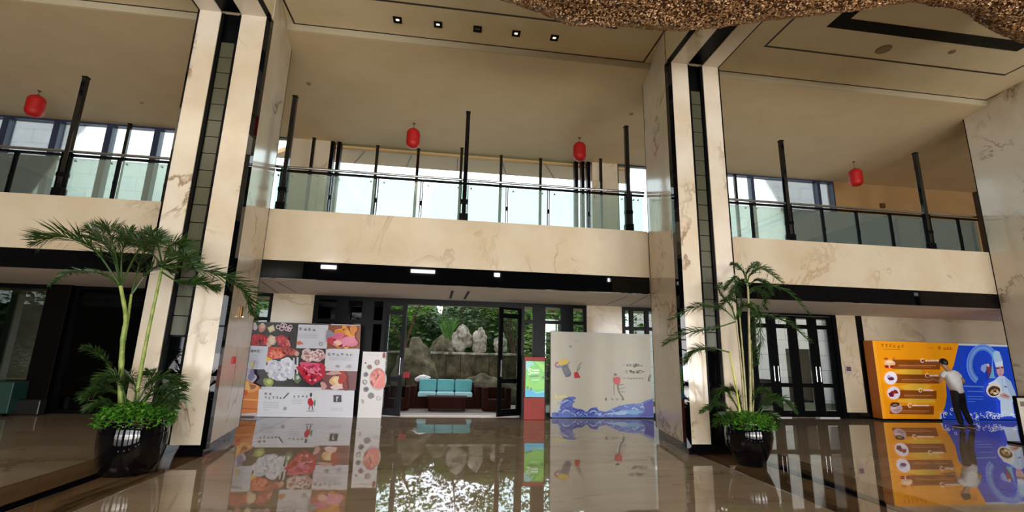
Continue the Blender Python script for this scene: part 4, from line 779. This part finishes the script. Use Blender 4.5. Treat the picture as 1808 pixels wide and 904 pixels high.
# ------------------------------------------------------------------ potted palms
PALM = island('palm_leaflets', ['1d3413', '2b4a1a', '3a5c20', '182c10'], .4, 0, .2); GC = island('ground_cover_leaves', ['2f6a1e', '4a9028', '72b03c', '275018'], .4, 0, .2)
TRUNK = mottled('green_palm_trunk', '6f8a3c', 'a2ae5c', 9, .5); CANE = mottled('pale_cane_trunk', '8a8a5c', 'b4ab80', 9, .5)
def catmull(pts, n):
    P_ = [Vector(p) for p in pts]; P_ = [P_[0]*2-P_[1]]+P_+[P_[-1]*2-P_[-2]]; out = []
    for i in range(1, len(P_)-2):
        for j in range(n):
            t_ = j/n; a, b, c, d = P_[i-1:i+3]; out.append(.5*((2*b)+(c-a)*t_+(2*a-5*b+4*c-d)*t_*t_+(3*b-a-3*c+d)*t_**3))
    out.append(P_[-2]); return out
def frond(par, pts, Lmax, seed, dens=26, bare=.25, m=PALM, droop=.35, wid=.012):
    r = random.Random(seed); c = catmull(pts, dens//max(1, len(pts)-1)+6); k = len(c); mb = MB()
    mb.tube(c, [.011*(1-i/k)+.003 for i in range(k)], 5)
    side0 = None
    for i in range(int(bare*k), k):
        u = (i-bare*k)/(k-bare*k); d = (c[min(i+1, k-1)]-c[max(0, i-1)]).normalized()
        s = d.cross(Vector((0, 0, 1)))
        s = s.normalized() if s.length > .15 else Vector((1, 0, 0)); up = s.cross(d)
        L = 1.12*Lmax*(math.sin(PI*(.12+.83*u))**.7)*r.uniform(.85, 1.1)
        for sg in (-1, 1):
            for h in (0, .5):
                p0 = c[i]-(c[i]-c[max(0, i-1)])*h
                ph = r.uniform(-.5, 1.25); a = d*r.uniform(.6, .9)+s*sg*math.cos(ph)+up*math.sin(ph); a.normalize()
                w = (d*.9+up*.3).cross(a); w = w.normalized()*wid if w.length > 0 else up*wid
                p1 = p0+a*L*.5+Vector((0, 0, -droop*L*.2)); p2 = p0+a*L+Vector((0, 0, -droop*L))
                mb.add([p0-w*.4, p0+w*.4, p1+w, p2, p1-w], [(0, 1, 2, 4), (4, 2, 3)])
    return mb.build('frond', m, par)
def planter(par, cx, cy, r, h, kind):
    prof = [(.70, 0), (.75, .02), (.88, .2), (.97, .42), (1.0, .62), (.985, .8), (.93, .93), (.90, .97), (.90, 1.0), (.86, 1.0), (.84, .93), (.80, .9)] if kind == 0 else [(.50, 0), (.54, .02), (.72, .2), (.90, .42), (1.0, .66), (.985, .8), (.93, .93), (.90, .97), (.90, 1.0), (.86, 1.0), (.84, .93), (.80, .9)]
    return MB().lathe([(a*r, b*h) for a, b in prof], (cx, cy, 0), 48).build('pot', mat('glossy_black_ceramic', '060508', .06, ior=1.42), par, True)
def groundcover(par, cx, cy, r, z, n, seed, h=.16):
    m = MB(); rr = random.Random(seed)
    for _ in range(n):
        a = rr.uniform(0, 6.28); q = math.sqrt(rr.random())*r*1.1; p = Vector((cx+q*math.cos(a), cy+q*math.sin(a), z+rr.uniform(-.03, h)*(1-.3*q/r)-(.07 if q > r*.95 else 0)))
        leaf_ = rr.uniform(.025, .05); M_ = Matrix.Rotation(rr.uniform(0, 6.28), 3, 'Z') @ Matrix.Rotation(rr.uniform(-.9, .6), 3, 'Y'); 
        m.add([p+M_@Vector(v) for v in ((-leaf_*.3, 0, 0), (leaf_*.4, -leaf_*.5, .008), (leaf_*1.2, 0, -.01), (leaf_*.4, leaf_*.5, .008))], [(0, 1, 2, 3)])
    m.build('ground_cover', GC, par)
    MB().lathe([(.0, -.02), (r*.93, -.02), (r*.93, 0), (0, .01)], (cx, cy, z), 32).build('soil', mat('dark_soil', '2a1f16', .9), par)
def W(y0, *pts): return [P(p[0], p[1], y0+(p[2] if len(p) > 2 else 0)) for p in pts]
def trunk(par, pts, r, m):
    c = catmull(pts, 8); mb = MB(); k = len(c); mb.tube(c, [r*(1-.35*i/k)*(1.12 if i % 4 == 0 else 1) for i in range(k)], 10); return mb.build('trunk', m, par, True)
# large palm left
cx, cy = -3.95, 6.86
t = thing('potted_palm', 'tall palm in a big glossy black pot beside the left marble pillar', 'potted plant', (cx, cy, 0))
planter(t, cx, cy, .375, .68, 0); groundcover(t, cx, cy, .39, .67, 1500, 1, .2)
y0 = 6.95
trunk(t, W(y0, (214, 745), (213, 680), (217, 600), (222, 560), (213, 505)), .034, TRUNK); trunk(t, W(y0, (219, 600, .03), (226, 560, .05), (232, 520, .1)), .022, TRUNK); trunk(t, W(y0+.1, (236, 745), (246, 670), (262, 585), (276, 520), (287, 470, .05)), .026, TRUNK)
fr = [([(213, 505), (165, 440, -.1), (110, 418, -.2), (61, 428, -.3)], .34), ([(213, 505), (180, 483, .1), (125, 480, .2), (88, 505, .25)], .10), ([(214, 505), (198, 450, 0), (180, 425, .1), (160, 405, .2)], .30), ([(214, 500), (215, 450, 0), (222, 425, .1), (228, 405, .3)], .24),
      ([(213, 505), (240, 450, -.15), (262, 428, -.3), (285, 425, -.5)], .30), ([(232, 520, .1), (245, 470, .2), (255, 440, .3), (240, 420, .5)], .26), ([(213, 505), (205, 455, -.3), (196, 420, -.5), (190, 400, -.7)], .28), ([(232, 520, .1), (262, 480, .1), (282, 470, .1), (300, 478, .1)], .24),
      ([(287, 470), (262, 440), (240, 425, .1), (213, 423, .2)], .22), ([(287, 472), (330, 472, -.1), (385, 485, -.2), (430, 515, -.2), (443, 556, -.2)], .30), ([(287, 470), (300, 435, .1), (318, 432, .2), (330, 445, .3)], .26), ([(287, 470), (278, 430, .1), (272, 418, .3), (268, 408, .5)], .22), ([(287, 470), (305, 450, -.3), (325, 452, -.6), (345, 475, -.8)], .26), ([(285, 480), (320, 500, .1), (350, 500, .2), (385, 512, .3)], .26),
      ([(214, 690), (192, 645), (170, 622, -.1), (146, 614, -.2)], .16), ([(236, 715), (200, 690), (175, 690, -.1), (150, 702, -.2)], .2), ([(240, 715), (262, 680), (290, 668), (325, 682)], .24), ([(240, 720), (270, 690, -.1), (300, 690, -.2), (318, 705, -.3)], .22), ([(225, 720), (215, 680, -.1), (200, 665, -.2), (170, 672, -.3)], .22), ([(235, 720), (240, 685, .1), (225, 665, .2), (205, 668, .3)], .2), ([(230, 725), (200, 715, -.2), (180, 712, -.3), (155, 722, -.3)], .16), ([(245, 720), (262, 700, .1), (270, 670, .2), (262, 655, .3)], .2), ([(245, 722), (275, 712, -.1), (292, 705, -.2), (308, 722, -.3)], .16)]
for i, (p, L) in enumerate(fr): frond(t, W(y0, *p), L, i+1, droop=.10 if i < 14 else .3, wid=.0085)
# smaller palm right
cx, cy = 4.72, 7.0
t = thing('potted_palm', 'slim palm in a black pot, in front of the closed black glass doors', 'potted plant', (cx, cy, 0))
planter(t, cx, cy, .35, .64, 1); groundcover(t, cx, cy, .355, .63, 1100, 2, .16)
y0 = 7.1
trunk(t, W(y0, (1316, 760), (1312, 690), (1306, 620), (1299, 565)), .018, CANE); trunk(t, W(y0+.05, (1320, 760), (1316, 690), (1311, 620), (1306, 560)), .018, CANE); trunk(t, W(y0, (1325, 760), (1325, 690), (1323, 600), (1321, 520), (1319, 500)), .022, CANE); trunk(t, W(y0-.05, (1310, 760), (1302, 700), (1293, 650), (1288, 620)), .015, mottled('yellow_green_cane', 'b6bf3c', 'cfd45c', 6, .5))
trunk(t, W(y0+.12, (1328, 755), (1330, 700), (1328, 640), (1326, 600)), .016, CANE)
fr = [([(1299, 565), (1275, 545), (1235, 540, -.1), (1182, 565, -.1)], .17), ([(1299, 568), (1260, 580), (1215, 588, -.1), (1172, 607, -.1)], .2), ([(1288, 622), (1258, 615), (1230, 618, -.1), (1210, 642, -.1)], .2), ([(1299, 565), (1290, 540), (1270, 515, .1), (1272, 500, .2)], .12), ([(1306, 560), (1300, 535), (1285, 530, .1), (1268, 545, .2)], .14), ([(1306, 560), (1310, 535), (1300, 515, .1), (1288, 525, .2)], .14), ([(1299, 565), (1305, 545, -.1), (1320, 540, -.2), (1335, 555, -.2)], .14),
      ([(1319, 500), (1325, 485), (1345, 475, .05), (1382, 500, .1)], .17), ([(1319, 500), (1312, 480), (1302, 470, .1), (1292, 465, .1)], .11), ([(1319, 500), (1318, 482), (1330, 470, .1), (1336, 464, .2)], .12), ([(1319, 502), (1300, 490), (1290, 500, .1), (1280, 512, .2)], .12), ([(1320, 520), (1345, 505), (1390, 515, .1), (1434, 560, .1)], .10), ([(1321, 560), (1345, 555), (1390, 570, .1), (1432, 605, .1)], .14), ([(1321, 530), (1338, 545), (1343, 590), (1340, 640)], .18), ([(1321, 540), (1332, 560, .1), (1334, 600, .1), (1330, 650, .1)], .16), ([(1320, 515), (1330, 510), (1345, 520), (1352, 545)], .14), ([(1319, 500), (1310, 495, -.1), (1300, 505, -.2), (1296, 530, -.3)], .14), ([(1319, 505), (1335, 495, -.1), (1350, 500, -.2), (1362, 520, -.3)], .14),
      ([(1312, 740), (1290, 700), (1275, 690), (1255, 725)], .16), ([(1312, 745), (1285, 720), (1265, 715), (1238, 728)], .16), ([(1330, 745), (1355, 715), (1380, 705), (1404, 728)], .16), ([(1330, 745), (1345, 715), (1358, 700), (1375, 715)], .16), ([(1315, 745), (1305, 705), (1295, 690), (1280, 688)], .18), ([(1322, 745), (1330, 705), (1340, 690), (1352, 690)], .16), ([(1312, 750), (1290, 735, -.1), (1275, 735, -.2), (1262, 752, -.2)], .14), ([(1328, 750), (1350, 735, -.1), (1365, 735, -.1), (1372, 752, -.2)], .14)]
for i, (p, L) in enumerate(fr): frond(t, W(y0, *p), L, i+40, droop=.22, wid=.0068)

# ------------------------------------------------------------------ person
def skin_mesh(name, m, parent, joints, edges, root, sub=2, origin=(0, 0, 0)):
    me = bpy.data.meshes.new(name); ks = list(joints); me.from_pydata([tuple(Vector(joints[k][0])-Vector(origin)) for k in ks], [(ks.index(a), ks.index(b)) for a, b in edges], [])
    o = bpy.data.objects.new(name, me); C.objects.link(o); o.parent = parent; me.materials.append(m)
    me_s = o.modifiers.new('skin', 'SKIN'); me_s.use_smooth_shade = True
    for i, k in enumerate(ks):
        s = me.skin_vertices[0].data[i]; rr = joints[k][1]; s.radius = rr if isinstance(rr, tuple) else (rr, rr); s.use_root = (k == root)
    sb = o.modifiers.new('sub', 'SUBSURF'); sb.levels = sub; sb.render_levels = sub; return o
px, py = 13.25, 10.75
t = thing('person', 'person with short dark hair, white short-sleeved shirt and dark trousers at the advert', 'person', (px, py, 0))
SKIN = mat('skin', 'b08468', .55); SHIRT = mottled('white_shirt', 'dcdce0', 'e8e8ec', 10, .8); TROU = mat('dark_navy_trousers', '12131d', .75); HAIR = mat('black_hair', '0d0a0a', .5); SHOE = mat('dark_shoes', '26242a', .4); SOLE = mat('pale_sole', 'c9c9cc', .5)
V3 = lambda x, y, z: (px+x, py+y, z)
body = {'pel': (V3(.02, 0, .90), (.13, .10)), 'abd': (V3(-.01, .01, 1.06), (.12, .09)), 'che': (V3(-.05, .03, 1.26), (.135, .095)), 'nec0': (V3(-.09, .05, 1.43), .06), 'nec': (V3(-.11, .08, 1.49), .048), 'hea': (V3(-.13, .11, 1.58), (.072, .085)), 'top': (V3(-.14, .12, 1.66), (.062, .075)),
        'shL': (V3(-.24, .05, 1.37), .052), 'elL': (V3(-.27, .16, 1.12), .04), 'wrL': (V3(-.22, .38, 1.20), .026), 'haL': (V3(-.21, .46, 1.22), (.035, .018)),
        'shR': (V3(.13, .04, 1.36), .052), 'elR': (V3(.28, .0, 1.14), .04), 'wrR': (V3(.40, .20, 1.06), .026), 'haR': (V3(.44, .27, 1.05), (.035, .018)),
        'hiL': (V3(-.07, 0, .86), .085), 'knL': (V3(-.06, .03, .48), .055), 'anL': (V3(-.05, -.02, .1), .036), 'hiR': (V3(.10, 0, .86), .085), 'knR': (V3(.18, .05, .48), .055), 'anR': (V3(.22, -.04, .1), .036)}
be = [('pel', 'abd'), ('abd', 'che'), ('che', 'nec0'), ('nec0', 'nec'), ('nec', 'hea'), ('hea', 'top'), ('che', 'shL'), ('shL', 'elL'), ('elL', 'wrL'), ('wrL', 'haL'), ('che', 'shR'), ('shR', 'elR'), ('elR', 'wrR'), ('wrR', 'haR'), ('pel', 'hiL'), ('hiL', 'knL'), ('knL', 'anL'), ('pel', 'hiR'), ('hiR', 'knR'), ('knR', 'anR')]
for h, o_, sg in (('haL', Vector(V3(-.21, .46, 1.22)), -1), ('haR', Vector(V3(.44, .27, 1.05)), 1)):
    fwd = (Vector(body[h][0])-Vector(body['wr'+h[-1]][0])).normalized(); sd = fwd.cross(Vector((0, 0, 1))).normalized()
    for k_ in range(4):
        off = sd*(k_-1.5)*.02; l = (.07, .08, .075, .06)[k_]; a, b = h+'f%da' % k_, h+'f%db' % k_
        body[a] = (tuple(o_+off+fwd*(.03+l*.45)), .0095); body[b] = (tuple(o_+off*1.05+fwd*(.03+l)+Vector((0, 0, -.02))), .008); be += [(h, a), (a, b)]
    body[h+'t'] = (tuple(o_-sd*sg*.045+fwd*.02+Vector((0, 0, .01))), .0105); body[h+'t2'] = (tuple(o_-sd*sg*.055+fwd*.055), .009); be += [(h, h+'t'), (h+'t', h+'t2')]
loc = (px, py, 0)
skin_mesh('body', SKIN, t, body, be, 'pel', 2, loc)
sh = {k_: (body[k_][0], r_) for k_, r_ in (('pel', (.17, .14)), ('abd', (.165, .13)), ('che', (.175, .125)), ('nec0', (.075, .07)), ('shL', .07), ('shR', .07))}
sh['sL'] = (V3(-.258, .105, 1.24), .062); sh['sR'] = (V3(.215, .018, 1.24), .062); sh['hem'] = (V3(.03, 0, .84), (.158, .125))
skin_mesh('shirt', SHIRT, t, sh, [('hem', 'pel'), ('pel', 'abd'), ('abd', 'che'), ('che', 'nec0'), ('che', 'shL'), ('shL', 'sL'), ('che', 'shR'), ('shR', 'sR')], 'abd', 2, loc)
tr = {'wst': (V3(.0, 0, 1.0), (.145, .11)), 'pel': (V3(.02, 0, .88), (.15, .12)), 'hiL': (V3(-.07, 0, .82), .10), 'kL': (V3(-.06, .03, .48), .075), 'aL': (V3(-.05, -.02, .07), .06), 'hiR': (V3(.10, 0, .82), .10), 'kR': (V3(.18, .05, .48), .075), 'aR': (V3(.22, -.04, .07), .06)}
skin_mesh('trousers', TROU, t, tr, [('wst', 'pel'), ('pel', 'hiL'), ('hiL', 'kL'), ('kL', 'aL'), ('pel', 'hiR'), ('hiR', 'kR'), ('kR', 'aR')], 'pel', 2, loc)
bm = bmesh.new(); bmesh.ops.create_icosphere(bm, subdivisions=3, radius=1)
for v in bm.verts: v.co = Vector((v.co.x*.088, v.co.y*.102-.012, v.co.z*.115))*(1+.05*noise.noise(v.co*4))
bmesh.ops.delete(bm, geom=[v for v in bm.verts if v.co.z < -.06+ (.10 if v.co.y > .05 else 0)], context='VERTS')
me = bpy.data.meshes.new('hair'); bm.to_mesh(me); bm.free(); o = bpy.data.objects.new('hair', me); C.objects.link(o); o.parent = t; o.location = (-.135, .11, 1.625); me.materials.append(HAIR); o.modifiers.new('thick', 'SOLIDIFY').thickness = .012
for p in me.polygons: p.use_smooth = True
m = MB()
for s_ in (-1, 1): m.lathe([(.004, -.028), (.016, -.01), (.016, .012), (.004, .028)], (px-.135+s_*.078, py+.105, 1.585), 10)
m.tube([(px-.14, py+.19, 1.6), (px-.142, py+.215, 1.575), (px-.14, py+.195, 1.565)], [.008, .014, .01], 8)
m.build('ears_and_nose', SKIN, t, True)
for nm, fx, fy, an in (('L', -.05, -.0, .2), ('R', .22, -.02, -.35)):
    sh_ = MB(); d = Vector((math.sin(-an), math.cos(an), 0)); c0 = Vector((px+fx, py+fy-.05, 0)); sd = Vector((d.y, -d.x, 0))
    rows_ = [(-.04, .035, .075), (.0, .042, .085), (.08, .045, .06), (.17, .045, .045), (.22, .03, .035)]
    vs = []; 
    for u, w_, h_ in rows_:
        for a_, z_ in ((-w_, .012), (w_, .012), (w_*.8, h_), (-w_*.8, h_)): q = c0+d*u+sd*a_; vs.append((q.x, q.y, z_))
    fs = [(3, 2, 1, 0), (16, 17, 18, 19)]
    for i in range(4):
        for j in range(4): fs.append((i*4+j, i*4+(j+1) % 4, i*4+4+(j+1) % 4, i*4+4+j))
    so = sh_.add(vs, fs).build('shoe', SHOE, t, True, .01)
    vs = [(v[0], v[1], z_) for z_ in (0, .014) for v in (vs[0], vs[1], vs[9], vs[17], vs[16], vs[8])]
    MB().add(vs, [(5, 4, 3, 2, 1, 0), (6, 7, 8, 9, 10, 11)]+[(i, (i+1) % 6, 6+(i+1) % 6, 6+i) for i in range(6)]).build('sole', SOLE, so)

# ------------------------------------------------------------------ light
w = bpy.data.worlds.new('sky'); bpy.context.scene.world = w; w.use_nodes = True
nt = w.node_tree; bg = nt.nodes['Background']; bg.inputs[0].default_value = (.86, .92, 1.0, 1); bg.inputs[1].default_value = 4.0
sk = nt.nodes.new('ShaderNodeTexSky'); sk.sky_type = 'NISHITA'; sk.sun_disc = False; sk.sun_elevation = math.radians(50); sk.sun_rotation = math.radians(160); sk.dust_density = 4
mx = nt.nodes.new('ShaderNodeMix'); mx.data_type = 'RGBA'; mx.inputs[0].default_value = .9; mx.inputs[7].default_value = (.9, .94, 1, 1)
sc_ = nt.nodes.new('ShaderNodeVectorMath'); sc_.operation = 'SCALE'; sc_.inputs[3].default_value = .12; nt.links.new(sk.outputs[0], sc_.inputs[0]); nt.links.new(sc_.outputs[0], mx.inputs[6]); nt.links.new(mx.outputs[2], bg.inputs[0])
def area(name, loc, rot, sx, sy, e, col):
    l = bpy.data.lights.new(name, 'AREA'); l.shape = 'RECTANGLE'; l.size = sx; l.size_y = sy; l.energy = e; l.color = col
    o = bpy.data.objects.new(name, l); C.objects.link(o); o.location = loc; o.rotation_euler = rot; return o
for x in (-8.5, .3, 9.2): area('coffer_fill', (x, 1.0, ZC-.05), (0, 0, 0), 4, 3, 110, (1, .88, .70))  # warm fill added under the coffers, no fittings belong to it
def spot(x, y, e): 
    l = bpy.data.lights.new('downlight_beam', 'SPOT'); l.energy = e; l.color = (1, .8, .55); l.spot_size = 1.6; l.spot_blend = .6; l.shadow_soft_size = .04
    o = bpy.data.objects.new('downlight_beam', l); C.objects.link(o); o.location = (x, y, ZC-.03)
for x in (-1.35, -.54, 1.08, 1.9): spot(x, 8.35, 25)
s = bpy.data.lights.new('sun', 'SUN'); s.energy = 3.0; s.angle = .1; s.color = (1, .97, .9); o = bpy.data.objects.new('sun', s); C.objects.link(o); o.rotation_euler = (math.radians(20), math.radians(8), 0); o.location = (0, 20, 12)

# ------------------------------------------------------------------ camera and view
cam = bpy.data.cameras.new('camera'); co = bpy.data.objects.new('camera', cam); C.objects.link(co)
cam.sensor_width = 36; cam.sensor_fit = 'HORIZONTAL'; cam.lens = 36*F/1808; cam.clip_start = .05; cam.clip_end = 200
M_ = Matrix((RT, UP, -_f)).transposed().to_4x4(); M_.translation = EYE; co.matrix_world = M_
sc = bpy.context.scene; sc.camera = co
vs_ = sc.view_settings; sc.display_settings.display_device = 'sRGB'; vs_.view_transform = 'Standard'; vs_.look = 'None'; vs_.exposure = 0.0; vs_.gamma = 1; vs_.use_curve_mapping = False
sc.cycles.max_bounces = 8; sc.cycles.diffuse_bounces = 4; sc.cycles.glossy_bounces = 4; sc.cycles.transparent_max_bounces = 16; sc.cycles.use_denoising = True; sc.cycles.caustics_reflective = False; sc.cycles.caustics_refractive = False; sc.cycles.sample_clamp_indirect = 6
